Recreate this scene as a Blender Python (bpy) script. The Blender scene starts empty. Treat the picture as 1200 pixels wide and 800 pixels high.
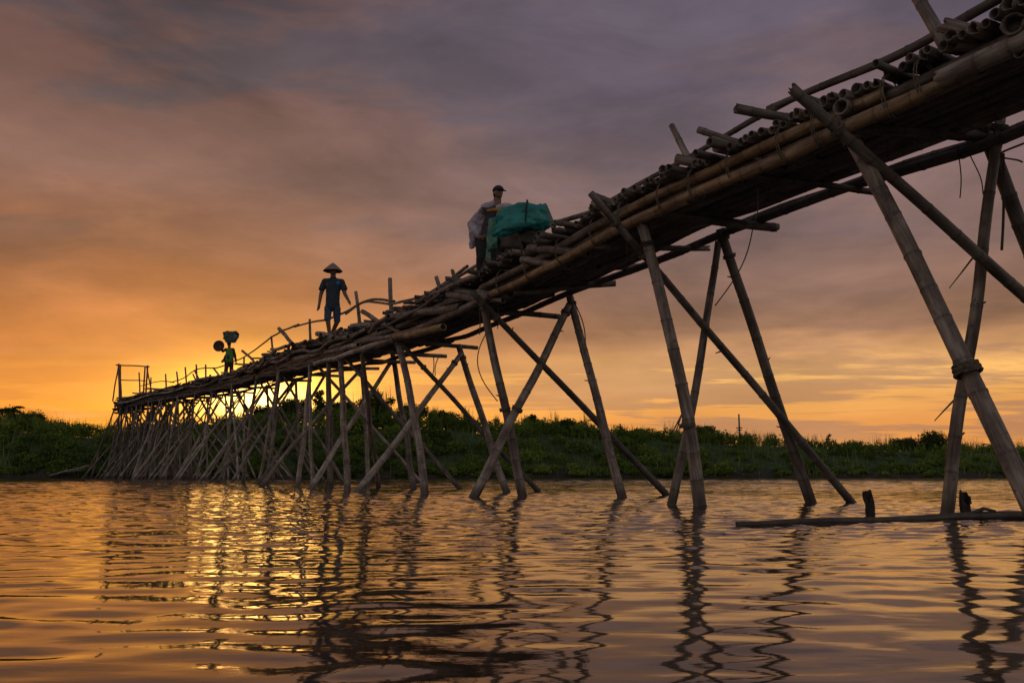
import bpy, bmesh, math, random
import numpy as np
from mathutils import Vector, Matrix, noise
R = math.radians
random.seed(7); rng = np.random.default_rng(7)
scene = bpy.context.scene
COL = scene.collection

# ------------------------------------------------------------ camera
CAM_H = 0.43; F = 1000.0; PITCH = math.atan(151/1000)
cam_d = bpy.data.cameras.new('camera'); cam = bpy.data.objects.new('camera', cam_d); COL.objects.link(cam)
cam.location = (0, 0, CAM_H); cam.rotation_euler = (math.pi/2+PITCH, 0, 0)
cam_d.sensor_width = 36; cam_d.lens = 30; cam_d.clip_start = .05; cam_d.clip_end = 12000
scene.camera = cam
scene.view_settings.view_transform = 'Standard'; scene.view_settings.look = 'None'
scene.view_settings.exposure = 0.0; scene.view_settings.gamma = 1

# ------------------------------------------------------------ world: dusk sky with cloud sheet
SUN_AZ = -0.288; SUN_EL = 0.078
def lin(c):
    return tuple(((v/255)/12.92 if v/255 <= .04045 else ((v/255+.055)/1.055)**2.4) for v in c)+(1,)
class NT:
    def __init__(s, tree): s.t = tree; s.n = tree.nodes; s.l = tree.links
    def put(s, sock, v):
        if isinstance(v, bpy.types.NodeSocket): s.l.new(v, sock)
        elif v is not None: sock.default_value = v
    def math(s, op, a, b=None, c=None, clamp=False):
        n = s.n.new('ShaderNodeMath'); n.operation = op; n.use_clamp = clamp
        s.put(n.inputs[0], a); s.put(n.inputs[1], b)
        if c is not None: s.put(n.inputs[2], c)
        return n.outputs[0]
    def ramp(s, fac, stops, interp='EASE'):
        n = s.n.new('ShaderNodeValToRGB'); s.put(n.inputs[0], fac); r = n.color_ramp; r.interpolation = interp
        while len(r.elements) < len(stops): r.elements.new(1.0)
        for e, (p, c) in zip(r.elements, stops): e.position = p; e.color = c
        return n.outputs[0]
    def noise(s, vec, scale, detail=3, rough=.5, dist=0.0):
        n = s.n.new('ShaderNodeTexNoise'); s.put(n.inputs['Vector'], vec); n.inputs['Scale'].default_value = scale
        n.inputs['Detail'].default_value = detail; n.inputs['Roughness'].default_value = rough; n.inputs['Distortion'].default_value = dist
        return n.outputs[0]
    def mapr(s, v, a, b, c, d, smooth=False):
        n = s.n.new('ShaderNodeMapRange'); s.put(n.inputs[0], v)
        if smooth: n.interpolation_type = 'SMOOTHSTEP'
        for i, x in enumerate((a, b, c, d)): n.inputs[i+1].default_value = x
        return n.outputs[0]
    def mix(s, fac, a, b, mode='MIX'):
        n = s.n.new('ShaderNodeMix'); n.data_type = 'RGBA'; n.blend_type = mode
        s.put(n.inputs[0], fac); s.put(n.inputs[6], a); s.put(n.inputs[7], b)
        return n.outputs[2]
    def comb(s, x, y, z):
        n = s.n.new('ShaderNodeCombineXYZ'); s.put(n.inputs[0], x); s.put(n.inputs[1], y); s.put(n.inputs[2], z); return n.outputs[0]

world = bpy.data.worlds.new('World'); scene.world = world; world.use_nodes = True
w = NT(world.node_tree); w.n.clear()
tc = w.n.new('ShaderNodeTexCoord').outputs['Generated']
sp = w.n.new('ShaderNodeSeparateXYZ'); w.l.new(tc, sp.inputs[0]); X, Y, Z = sp.outputs
hyp = w.math('SQRT', w.math('ADD', w.math('MULTIPLY', X, X), w.math('MULTIPLY', Y, Y)))
V = w.math('DIVIDE', Z, w.math('MAXIMUM', hyp, .02))
AZ = w.math('ARCTAN2', X, Y)
# gentle warping so that the bands are not ruler-straight
cz = w.math('ADD', w.math('MAXIMUM', Z, 0), .10)
cvec = w.comb(w.math('DIVIDE', X, cz), w.math('DIVIDE', Y, cz), 0.0)
cvec2 = w.comb(w.math('MULTIPLY', w.math('DIVIDE', X, w.math('ADD', w.math('MAXIMUM', Z, 0), .035)), .55), w.math('DIVIDE', Y, w.math('ADD', w.math('MAXIMUM', Z, 0), .035)), 3.0)
n1 = w.noise(cvec, .55, 5, .55, .35)
n2 = w.noise(cvec2, .55, 6, .6, .25)
n3 = w.noise(cvec, 1.5, 5, .5, .3)
angv = w.comb(w.math('MULTIPLY', AZ, 2.2), w.math('MULTIPLY', V, 14.0), 1.7)
n4 = w.noise(angv, 1.5, 5, .55, .3)
Vw = w.math('ADD', V, w.math('MULTIPLY', w.math('SUBTRACT', n1, .5), w.mapr(V, .03, .45, .02, .10)))
Vw = w.math('ADD', Vw, w.math('MULTIPLY', w.math('SUBTRACT', n4, .5), .055))
left = w.ramp(Vw, [(0.0, lin((234, 130, 32))), (.055, lin((238, 146, 46))), (.095, lin((220, 136, 56))), (.14, lin((196, 118, 64))), (.19, lin((168, 104, 62))),
                   (.25, lin((136, 94, 72))), (.34, lin((112, 92, 88))), (.46, lin((92, 79, 82))), (.58, lin((80, 70, 76))), (1.0, lin((70, 66, 78)))])
right = w.ramp(Vw, [(0.0, lin((238, 158, 74))), (.04, lin((228, 150, 78))), (.080, lin((238, 168, 88))), (.112, lin((246, 184, 104))), (.135, lin((204, 148, 100))), (.155, lin((156, 114, 88))),
                    (.20, lin((138, 104, 90))), (.26, lin((126, 101, 98))), (.36, lin((112, 94, 100))), (.48, lin((102, 90, 103))), (1.0, lin((88, 84, 98)))])
back = w.ramp(Vw, [(0.0, lin((160, 145, 136))), (.25, lin((170, 160, 156))), (.7, lin((156, 152, 156))), (1.0, lin((120, 120, 132)))])
sky = w.mix(w.mapr(AZ, -.42, .28, 0, 1, True), left, right)
# clouds: darker grey violet sheets low over the horizon, thin brighter gaps above
band = w.math('MULTIPLY', w.mapr(n2, .45, .52, 0, 1, True), w.mapr(V, .01, .05, .2, .8, True))
band = w.math('MULTIPLY', band, w.mapr(V, .10, .17, 1, .25, True))
bandcol = w.mix(w.mapr(AZ, -.4, .15, 0, 1, True), lin((200, 116, 52)), lin((166, 122, 96)))
sky = w.mix(w.math('MULTIPLY', band, .85), sky, bandcol)
gap = w.math('MULTIPLY', w.mapr(n3, .58, .76, 0, 1, True), w.mapr(V, .10, .34, .65, .08, True))
sky = w.mix(gap, sky, w.mix(.5, sky, lin((236, 176, 118))))
n5 = w.noise(cvec, 1.1, 7, .58, .25)
n6 = w.noise(w.comb(w.math('MULTIPLY', AZ, 3.2), w.math('MULTIPLY', V, 7.5), 9.3), 1.3, 7, .6, .5)
dark = w.math('MULTIPLY', w.math('MULTIPLY', w.mapr(n1, .35, .65, .84, 1.12), w.mapr(n5, .32, .68, .74, 1.24)), w.mapr(n6, .3, .7, .78, 1.22))
sky = w.mix(w.mapr(V, .07, .17, .25, 1, True), sky, w.mix(1.0, sky, w.comb(dark, dark, dark), 'MULTIPLY'))
# glow round the sun disc that hides behind the trees
da = w.math('SUBTRACT', AZ, SUN_AZ); de = w.math('SUBTRACT', V, SUN_EL)
def glow(sa, se):
    q = w.math('ADD', w.math('POWER', w.math('DIVIDE', w.math('ABSOLUTE', da), sa), 2), w.math('POWER', w.math('DIVIDE', w.math('ABSOLUTE', de), se), 2))
    return w.math('POWER', 2.718, w.math('MULTIPLY', q, -1))
def addc(base, f, c):
    return w.mix(f, base, c, 'ADD')
sky = addc(sky, w.math('MULTIPLY', glow(.34, .105), .46), (.50, .20, .004, 1))
sky = addc(sky, w.math('MULTIPLY', glow(.10, .045), w.mapr(n4, .35, .6, .6, 1.0)), (1.7, .9, .07, 1))
sky = addc(sky, glow(.050, .020), (3.0, 2.0, .75, 1))
AB = w.math('ABSOLUTE', AZ)
sky = w.mix(w.mapr(AB, .85, 1.7, 0, 1, True), sky, back)
# Nishita sky with the sun on the horizon, faintly under the cloud sheet
nis = w.n.new('ShaderNodeTexSky'); nis.sky_type = 'NISHITA'; nis.sun_disc = False
nis.sun_elevation = SUN_EL; nis.sun_rotation = SUN_AZ
bg = w.n.new('ShaderNodeBackground'); w.l.new(sky, bg.inputs[0]); bg.inputs[1].default_value = 1.0
bg2 = w.n.new('ShaderNodeBackground'); w.l.new(nis.outputs[0], bg2.inputs[0]); bg2.inputs[1].default_value = .004
ad = w.n.new('ShaderNodeAddShader'); w.l.new(bg.outputs[0], ad.inputs[0]); w.l.new(bg2.outputs[0], ad.inputs[1])
out = w.n.new('ShaderNodeOutputWorld'); w.l.new(ad.outputs[0], out.inputs[0])

sun_d = bpy.data.lights.new('sun', 'SUN'); sun = bpy.data.objects.new('sun', sun_d); COL.objects.link(sun)
sun_d.energy = 0.06; sun_d.angle = R(9); sun_d.color = (1, .48, .12)
sd = Vector((math.sin(SUN_AZ)*math.cos(SUN_EL), math.cos(SUN_AZ)*math.cos(SUN_EL), math.sin(SUN_EL)))
sun.rotation_euler = sd.to_track_quat('Z', 'Y').to_euler()

# ------------------------------------------------------------ geometry of the view, used to survey real positions
cP, sP = math.cos(PITCH), math.sin(PITCH)
def ray(px, py):
    v = 400-py
    return Vector((px-600, F*cP-v*sP, F*sP+v*cP))
def P(px, py, d):
    r = ray(px, py); return Vector((0, 0, CAM_H))+r*(d/r.y)
def Wt(px, py, z=0.0):
    r = ray(px, py); return Vector((0, 0, CAM_H))+r*((z-CAM_H)/r.z)
def pxof(p):
    q = Vector(p)-Vector((0, 0, CAM_H)); dep = q.y*cP+q.z*sP
    return 600+F*q.x/dep
def pyof(p):
    q = Vector(p)-Vector((0, 0, CAM_H)); dep = q.y*cP+q.z*sP
    return 400-F*(-q.y*sP+q.z*cP)/dep

# ------------------------------------------------------------ object helpers
def link(o, parent=None):
    COL.objects.link(o)
    if parent is not None: o.parent = parent
    return o
def props(o, label=None, cat=None, group=None, kind=None):
    if label: o['label'] = label
    if cat: o['category'] = cat
    if group: o['group'] = group
    if kind: o['kind'] = kind
    return o
def thing(name, label, cat, loc=(0, 0, 0), group=None):
    o = bpy.data.objects.new(name, None); o.empty_display_size = .2; o.location = loc
    link(o); return props(o, label, cat, group)
def mesh_obj(name, verts, faces, mat, parent=None, smooth=True, attr=None):
    me = bpy.data.meshes.new(name)
    me.from_pydata([tuple(v) for v in verts], [], faces); me.update()
    if smooth: me.polygons.foreach_set('use_smooth', [True]*len(me.polygons))
    if attr:
        for k, vals in attr.items():
            a = me.attributes.new(k, 'FLOAT', 'POINT'); a.data.foreach_set('value', np.asarray(vals, dtype=np.float32))
    me.materials.append(mat)
    return link(bpy.data.objects.new(name, me), parent)
def numpy_mesh(name, V_, Fq, mat, parent=None, smooth=False, attr=None):
    me = bpy.data.meshes.new(name); V_ = np.asarray(V_, dtype=np.float32); Fq = np.asarray(Fq, dtype=np.int32); k = Fq.shape[1]
    me.vertices.add(len(V_)); me.vertices.foreach_set('co', V_.ravel())
    me.loops.add(Fq.size); me.loops.foreach_set('vertex_index', Fq.ravel())
    me.polygons.add(len(Fq)); me.polygons.foreach_set('loop_start', np.arange(0, Fq.size, k, dtype=np.int32))
    me.polygons.foreach_set('loop_total', np.full(len(Fq), k, dtype=np.int32))
    if smooth: me.polygons.foreach_set('use_smooth', np.ones(len(Fq), dtype=bool))
    me.update(calc_edges=True); me.validate()
    if attr:
        for n_, vals in attr.items():
            a = me.attributes.new(n_, 'FLOAT', 'POINT'); a.data.foreach_set('value', np.asarray(vals, dtype=np.float32))
    me.materials.append(mat)
    return link(bpy.data.objects.new(name, me), parent)

# ------------------------------------------------------------ materials
def new_mat(name):
    m = bpy.data.materials.new(name); m.use_nodes = True; t = NT(m.node_tree)
    return m, t, m.node_tree.nodes['Principled BSDF']
def bamboo_mat(name, c_dark, c_mid, c_light, rough=.62):
    m, t, b = new_mat(name)
    co = t.n.new('ShaderNodeTexCoord').outputs['Object']
    oi = t.n.new('ShaderNodeObjectInfo').outputs['Random']
    mp = t.n.new('ShaderNodeMapping'); t.l.new(co, mp.inputs[0]); mp.inputs['Scale'].default_value = (9, 9, .9)
    t.l.new(t.comb(t.math('MULTIPLY', oi, 37), t.math('MULTIPLY', oi, 91), oi), mp.inputs['Location'])
    streak = t.noise(mp.outputs[0], 2.2, 5, .6)
    blot = t.noise(co, 3.1, 4, .6, .4)
    fine = t.noise(mp.outputs[0], 9, 3, .6)
    f = t.math('ADD', t.math('MULTIPLY', streak, .85), t.math('MULTIPLY', blot, .65)); f = t.math('SUBTRACT', f, .235)
    c = t.ramp(f, [(.33, c_dark+(1,)), (.52, c_mid+(1,)), (.70, c_light+(1,))], 'LINEAR')
    vv = t.math('ADD', t.math('MULTIPLY', oi, .55), .72)
    c = t.mix(1.0, c, t.comb(vv, vv, vv), 'MULTIPLY')
    at = t.n.new('ShaderNodeAttribute'); at.attribute_name = 'node'
    c = t.mix(t.math('MULTIPLY', at.outputs['Fac'], t.mapr(fine, .35, .6, .25, .75)), c, (.022, .016, .012, 1))
    spot = t.mapr(t.noise(co, 14, 3, .6), .62, .72, 0, .7, True)
    c = t.mix(spot, c, (.05, .038, .028, 1))
    ps_ = t.n.new('ShaderNodeSeparateXYZ'); t.l.new(t.n.new('ShaderNodeNewGeometry').outputs['Position'], ps_.inputs[0])
    wet = t.mapr(t.math('ADD', ps_.outputs[2], t.math('MULTIPLY', blot, -.25)), -.06, .10, .65, 0, True)
    c = t.mix(wet, c, (.030, .022, .015, 1))
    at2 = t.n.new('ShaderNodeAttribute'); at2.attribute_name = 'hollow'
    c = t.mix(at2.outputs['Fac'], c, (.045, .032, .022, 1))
    t.l.new(c, b.inputs['Base Color']); t.put(b.inputs['Roughness'], t.mapr(fine, .3, .7, rough-.12, rough+.2))
    bp = t.n.new('ShaderNodeBump'); bp.inputs['Strength'].default_value = .35; bp.inputs['Distance'].default_value = .006
    t.l.new(t.math('ADD', fine, blot), bp.inputs['Height']); t.l.new(bp.outputs[0], b.inputs['Normal'])
    return m
M_weather = bamboo_mat('weathered_bamboo', (.060, .042, .032), (.165, .122, .094), (.32, .26, .21))
M_tan = bamboo_mat('tan_bamboo', (.10, .060, .032), (.235, .145, .070), (.38, .255, .13), .55)
M_dark = bamboo_mat('dark_bamboo', (.040, .030, .022), (.100, .076, .058), (.17, .14, .115))
M_pale = bamboo_mat('pale_bamboo', (.13, .10, .08), (.28, .225, .18), (.44, .38, .32))
def cloth(name, c1, c2, scale=6, rough=.85, bump=.5, bscale=14):
    m, t, b = new_mat(name); co = t.n.new('ShaderNodeTexCoord').outputs['Object']
    c = t.ramp(t.noise(co, scale, 4, .6), [(.35, c1+(1,)), (.65, c2+(1,))], 'LINEAR'); t.l.new(c, b.inputs['Base Color'])
    b.inputs['Roughness'].default_value = rough
    bp = t.n.new('ShaderNodeBump'); bp.inputs['Strength'].default_value = bump; bp.inputs['Distance'].default_value = .02
    t.l.new(t.noise(co, bscale, 4, .55, .5), bp.inputs['Height']); t.l.new(bp.outputs[0], b.inputs['Normal'])
    return m
M_skin = cloth('skin', (.13, .065, .04), (.20, .10, .06), 9, .55, .15)
M_cord = cloth('cord', (.03, .025, .02), (.07, .055, .04))
M_rope = cloth('rope', (.08, .06, .04), (.17, .13, .09), 40, .9, .8, 60)

# ------------------------------------------------------------ the river
def build_water():
    xs = [0.0]
    while xs[-1] < 3000:
        x = xs[-1]; xs.append(x+(.085 if x < 7 else min(.085+(x-7)*.012, 1e9)))
    xs = np.array([-v for v in xs[:0:-1]]+xs)
    ys = [-3.0]
    while ys[-1] < 62:
        y = ys[-1]; ys.append(y+(.038 if 0 < y < 7 else (.12 if y <= 0 else .038+(y-7)*.0032)))
    pre = [-3000, -800, -200, -60, -25, -12, -6]
    ys = np.array(pre+ys)
    GX, GY = np.meshgrid(xs, ys)
    H = np.zeros_like(GX); r = np.random.default_rng(3)
    dist = np.hypot(GX, GY)
    # slow patches of calm and ruffled water
    patch = np.zeros_like(GX)
    for i in range(10):
        a = r.uniform(0, 6.28); k = r.uniform(.25, 1.1)
        patch += np.sin(GX*math.cos(a)*k*.6+GY*math.sin(a)*k+r.uniform(0, 6.28))
    patch = .75+.42*np.tanh(patch/2.2)
    for i in range(170):
        lam = .085*(13.0**(r.uniform(0, 1)**1.5)); k = 2*math.pi/lam
        th = math.pi/2+r.normal(0, .6 if lam > .35 else 1.0)
        slope = .0122*(1.65 if lam < .26 else (.72 if lam < .45 else .12))
        A = slope/k*1.4
        step = .038+np.clip(GY-7, 0, None)*.0032
        fade = np.clip((lam/2.6-step)/(lam/5), 0, 1)
        ph = r.uniform(0, 6.28)
        wob = .35*np.sin(GX*r.uniform(.3, 1.1)+r.uniform(0, 6))+.25*np.sin(GY*r.uniform(.3, .9)+r.uniform(0, 6))
        far_ = np.clip((GY-9)/14, 0, 1)
        if lam >= .45: A = A*(1+7.0*far_)
        H += A*fade*np.sin(k*(GX*math.cos(th)+GY*math.sin(th))+ph+wob*2)
    H *= patch*np.clip((60-dist)/12, 0, 1)*(GY > -3.01)
    Vv = np.stack([GX, GY, H], -1).reshape(-1, 3)
    ny, nx = GX.shape; idx = np.arange(nx*ny).reshape(ny, nx)
    Fq = np.stack([idx[:-1, :-1], idx[:-1, 1:], idx[1:, 1:], idx[1:, :-1]], -1).reshape(-1, 4)
    m, t, b = new_mat('river_water')
    geo = t.n.new('ShaderNodeNewGeometry').outputs['Position']
    mp = t.n.new('ShaderNodeMapping'); t.l.new(geo, mp.inputs[0]); mp.inputs['Scale'].default_value = (.45, 1, 1)
    h1 = t.noise(mp.outputs[0], 9, 4, .6, .3); h2 = t.noise(mp.outputs[0], 2.6, 3, .55, .2)
    b.inputs['Base Color'].default_value = (.045, .030, .018, 1); b.inputs['Roughness'].default_value = .045; b.inputs['IOR'].default_value = 1.85
    spx = t.n.new('ShaderNodeSeparateXYZ'); t.l.new(geo, spx.inputs[0])
    bp = t.n.new('ShaderNodeBump'); bp.inputs['Strength'].default_value = 1.0
    t.put(bp.inputs['Distance'], t.mapr(spx.outputs[1], 3, 45, .005, .045))
    t.l.new(t.math('ADD', t.math('MULTIPLY', h1, .14), h2), bp.inputs['Height']); t.l.new(bp.outputs[0], b.inputs['Normal'])
    o = numpy_mesh('water', Vv, Fq, m, None, True); props(o, kind='structure')
build_water()

# ------------------------------------------------------------ far bank
def shore(x): return 49.5+.075*(x+22)+.5*math.sin(x*.21)+.3*math.sin(x*.57+1)
VEG = [(-60, 4.2), (-34, 4.2), (-31, 4.0), (-27, 3.5), (-22, 3.7), (-17, 4.2), (-12, 4.5), (-8, 4.5), (-4, 4.25), (-1.5, 3.85), (1.5, 4.0), (5.7, 3.5), (11.4, 3.25), (15, 3.0), (20.5, 2.65), (22.8, 2.4), (34, 2.3), (60, 2.2)]
def vegtop(x): return float(np.interp(x, [a for a, _ in VEG], [b for _, b in VEG]))
def ground_z(x, y):
    t = y-shore(x)
    if t < 0: return max(-1.2, t*.35)
    top = vegtop(x)*.70
    f = min(t/5.0, 1); f = f*f*(3-2*f)
    steep = min(t/.5, 1)*.25
    return min(steep+f*top, top)+.12*noise.noise(Vector((x*.4, y*.4, 0)))*min(t, 1)
def build_bank():
    xs = [0.0]
    while xs[-1] < 5000: x = xs[-1]; xs.append(x+(.6 if x < 50 else (x-49.4)*.5+.6))
    xs = [-v for v in xs[:0:-1]]+xs
    ts = [-4, -2, -1, -.5, -.2, 0, .15, .35, .6, 1, 1.5, 2, 2.5, 3, 3.6, 4.3, 5, 6, 8, 11, 16, 30, 80, 300, 1200, 5000]
    vs = []; fs = []
    for t_ in ts:
        for x in xs:
            xx = max(-90, min(90, x)); y = shore(xx)+t_; vs.append((x, y, ground_z(xx, y)))
    n = len(xs)
    for j in range(len(ts)-1):
        for i in range(n-1): a = j*n+i; fs.append((a, a+1, a+n+1, a+n))
    m, t, b = new_mat('bank_earth'); g = t.n.new('ShaderNodeNewGeometry').outputs['Position']
    sx = t.n.new('ShaderNodeSeparateXYZ'); t.l.new(g, sx.inputs[0])
    c = t.ramp(t.noise(g, 1.2, 5, .65), [(.35, (.014, .010, .007, 1)), (.65, (.045, .034, .022, 1))], 'LINEAR')
    gr = t.ramp(t.noise(g, 2.5, 4, .6), [(.35, (.018, .035, .010, 1)), (.65, (.05, .08, .022, 1))], 'LINEAR')
    c = t.mix(t.mapr(sx.outputs[2], .25, .7, 0, 1, True), c, gr)
    t.l.new(c, b.inputs['Base Color']); b.inputs['Roughness'].default_value = .95
    props(mesh_obj('riverbank', vs, fs, m), kind='structure')
build_bank()

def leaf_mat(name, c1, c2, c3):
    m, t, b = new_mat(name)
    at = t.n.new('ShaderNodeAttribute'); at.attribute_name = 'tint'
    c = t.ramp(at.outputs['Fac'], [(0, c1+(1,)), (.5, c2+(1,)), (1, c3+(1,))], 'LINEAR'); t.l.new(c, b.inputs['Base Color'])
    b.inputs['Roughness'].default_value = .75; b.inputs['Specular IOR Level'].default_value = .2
    tr = t.n.new('ShaderNodeBsdfTranslucent'); t.l.new(c, tr.inputs[0])
    mx = t.n.new('ShaderNodeMixShader'); mx.inputs[0].default_value = .35
    t.l.new(b.outputs[0], mx.inputs[1]); t.l.new(tr.outputs[0], mx.inputs[2])
    t.l.new(mx.outputs[0], t.n['Material Output'].inputs[0])
    return m
M_leaf = leaf_mat('bank_foliage', (.055, .078, .016), (.145, .215, .032), (.27, .33, .065))
M_treeleaf = leaf_mat('tree_foliage', (.022, .036, .010), (.055, .085, .018), (.11, .15, .035))
M_reed = leaf_mat('reed_foliage', (.04, .04, .015), (.08, .075, .03), (.15, .12, .06))
M_bark = cloth('bark', (.05, .038, .028), (.10, .08, .06), 12, .95, .8)

def leaves(centres, sizes, tints, up=.25, r=rng):
    """one pointed leaf quad per centre, turned at random"""
    n = len(centres); d = r.normal(size=(n, 3)); d[:, 2] += up; d /= np.linalg.norm(d, axis=1)[:, None]
    e = r.normal(size=(n, 3)); e -= (e*d).sum(1)[:, None]*d; e /= np.linalg.norm(e, axis=1)[:, None]
    s = sizes[:, None]; c = centres
    V_ = np.stack([c-d*s*.5, c+e*s*.22, c+d*s*.6, c-e*s*.22], 1).reshape(-1, 3)
    Fq = np.arange(4*n).reshape(n, 4)
    return V_, Fq, np.repeat(tints, 4)
def blades(base, heights, lean, width, tints, r=rng):
    n = len(base); a = r.uniform(0, 6.283, n); dirv = np.stack([np.cos(a), np.sin(a), np.zeros(n)], 1)
    side = np.stack([-np.sin(a), np.cos(a), np.zeros(n)], 1)*width[:, None]
    up = np.array([0, 0, 1.0])
    p1 = base+up*heights[:, None]*.55+dirv*(lean*.3)[:, None]; p2 = base+up*heights[:, None]+dirv*lean[:, None]
    V_ = np.stack([base-side, base+side, p1+side*.8, p1-side*.8, p2, p2], 1)
    V_[:, 4] -= side*.1; V_[:, 5] += side*.1
    V_ = V_.reshape(-1, 3); i = np.arange(n)*6
    Fq = np.concatenate([np.stack([i, i+1, i+2, i+3], 1), np.stack([i+3, i+2, i+5, i+4], 1)])
    return V_, Fq, np.repeat(tints, 6)
def merge(parts):
    vs, fs, ts = [], [], []; k = 0
    for V_, Fq, T_ in parts: vs.append(V_); fs.append(Fq+k); ts.append(T_); k += len(V_)
    return np.concatenate(vs), np.concatenate(fs), np.concatenate(ts)

def build_undergrowth():
    r = np.random.default_rng(11); parts = []
    # bushes as shells of leaves
    for i in range(1150):
        x = r.uniform(-44, 46); t = r.uniform(.25, 7.5)*(1 if i % 4 else .12)+.1; y = shore(x)+t
        rad = r.uniform(.35, .95)*(1.0 if x < 14 else .62); g = ground_z(x, y)
        top = vegtop(x)
        h = rad*r.uniform(.8, 1.2)
        if t < .9: rad *= .7; h *= .55
        if t > 3.5: h = max(.35, (top+r.uniform(-.3, .22)-g)/1.15)
        n = int(210*(rad/.6)**2)
        u = r.normal(size=(n, 3)); u /= np.linalg.norm(u, axis=1)[:, None]; u[:, 2] = np.abs(u[:, 2])*1.0-.1
        k = r.uniform(.62, 1.06, n)[:, None]
        bump = np.array([.82+.35*noise.noise(Vector((a*2.3+i, b*2.3, c*2.3))) for a, b, c in u])[:, None]
        c = u*k*bump*np.array([rad*1.15, rad, h])+np.array([x, y, g+h*.15])
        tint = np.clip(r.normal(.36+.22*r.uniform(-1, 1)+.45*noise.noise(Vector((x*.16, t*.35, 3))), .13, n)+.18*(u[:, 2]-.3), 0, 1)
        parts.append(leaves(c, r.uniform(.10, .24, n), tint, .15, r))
    # tall grass and reeds over the whole slope
    n = 15000; x = r.uniform(-45, 47, n); t = r.uniform(.1, 8, n)
    base = np.array([(a, shore(a)+b, ground_z(a, shore(a)+b)) for a, b in zip(x, t)])
    cl = np.array([noise.noise(Vector((a*.35, b*.3, 5))) for a, b in zip(x, t)])
    hh = np.clip(r.normal(.38, .15, n)+cl*.6, .12, 1.1)
    parts.append(blades(base, hh, r.uniform(.05, .35, n), r.uniform(.008, .02, n), np.clip(r.normal(.55, .2, n)+cl*.3, 0, 1), r))
    n = 3400; x = r.uniform(-40, 42, n); x += .5*np.sin(x*3.1); t = r.uniform(4.2, 7.5, n)
    base = np.array([(a, shore(a)+b, vegtop(a)-.55) for a, b in zip(x, t)])
    cl = np.array([max(0, noise.noise(Vector((a*.9, 2, 5)))+.15) for a in x])
    parts.append(blades(base, .5+cl*r.uniform(.2, 1.3, n), r.uniform(.03, .3, n), r.uniform(.008, .022, n), np.clip(r.normal(.35, .15, n), 0, 1), r))
    V_, Fq, T_ = merge(parts)
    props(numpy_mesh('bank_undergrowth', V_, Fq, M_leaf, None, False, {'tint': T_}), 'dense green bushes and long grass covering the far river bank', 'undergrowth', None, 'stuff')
build_undergrowth()

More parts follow.
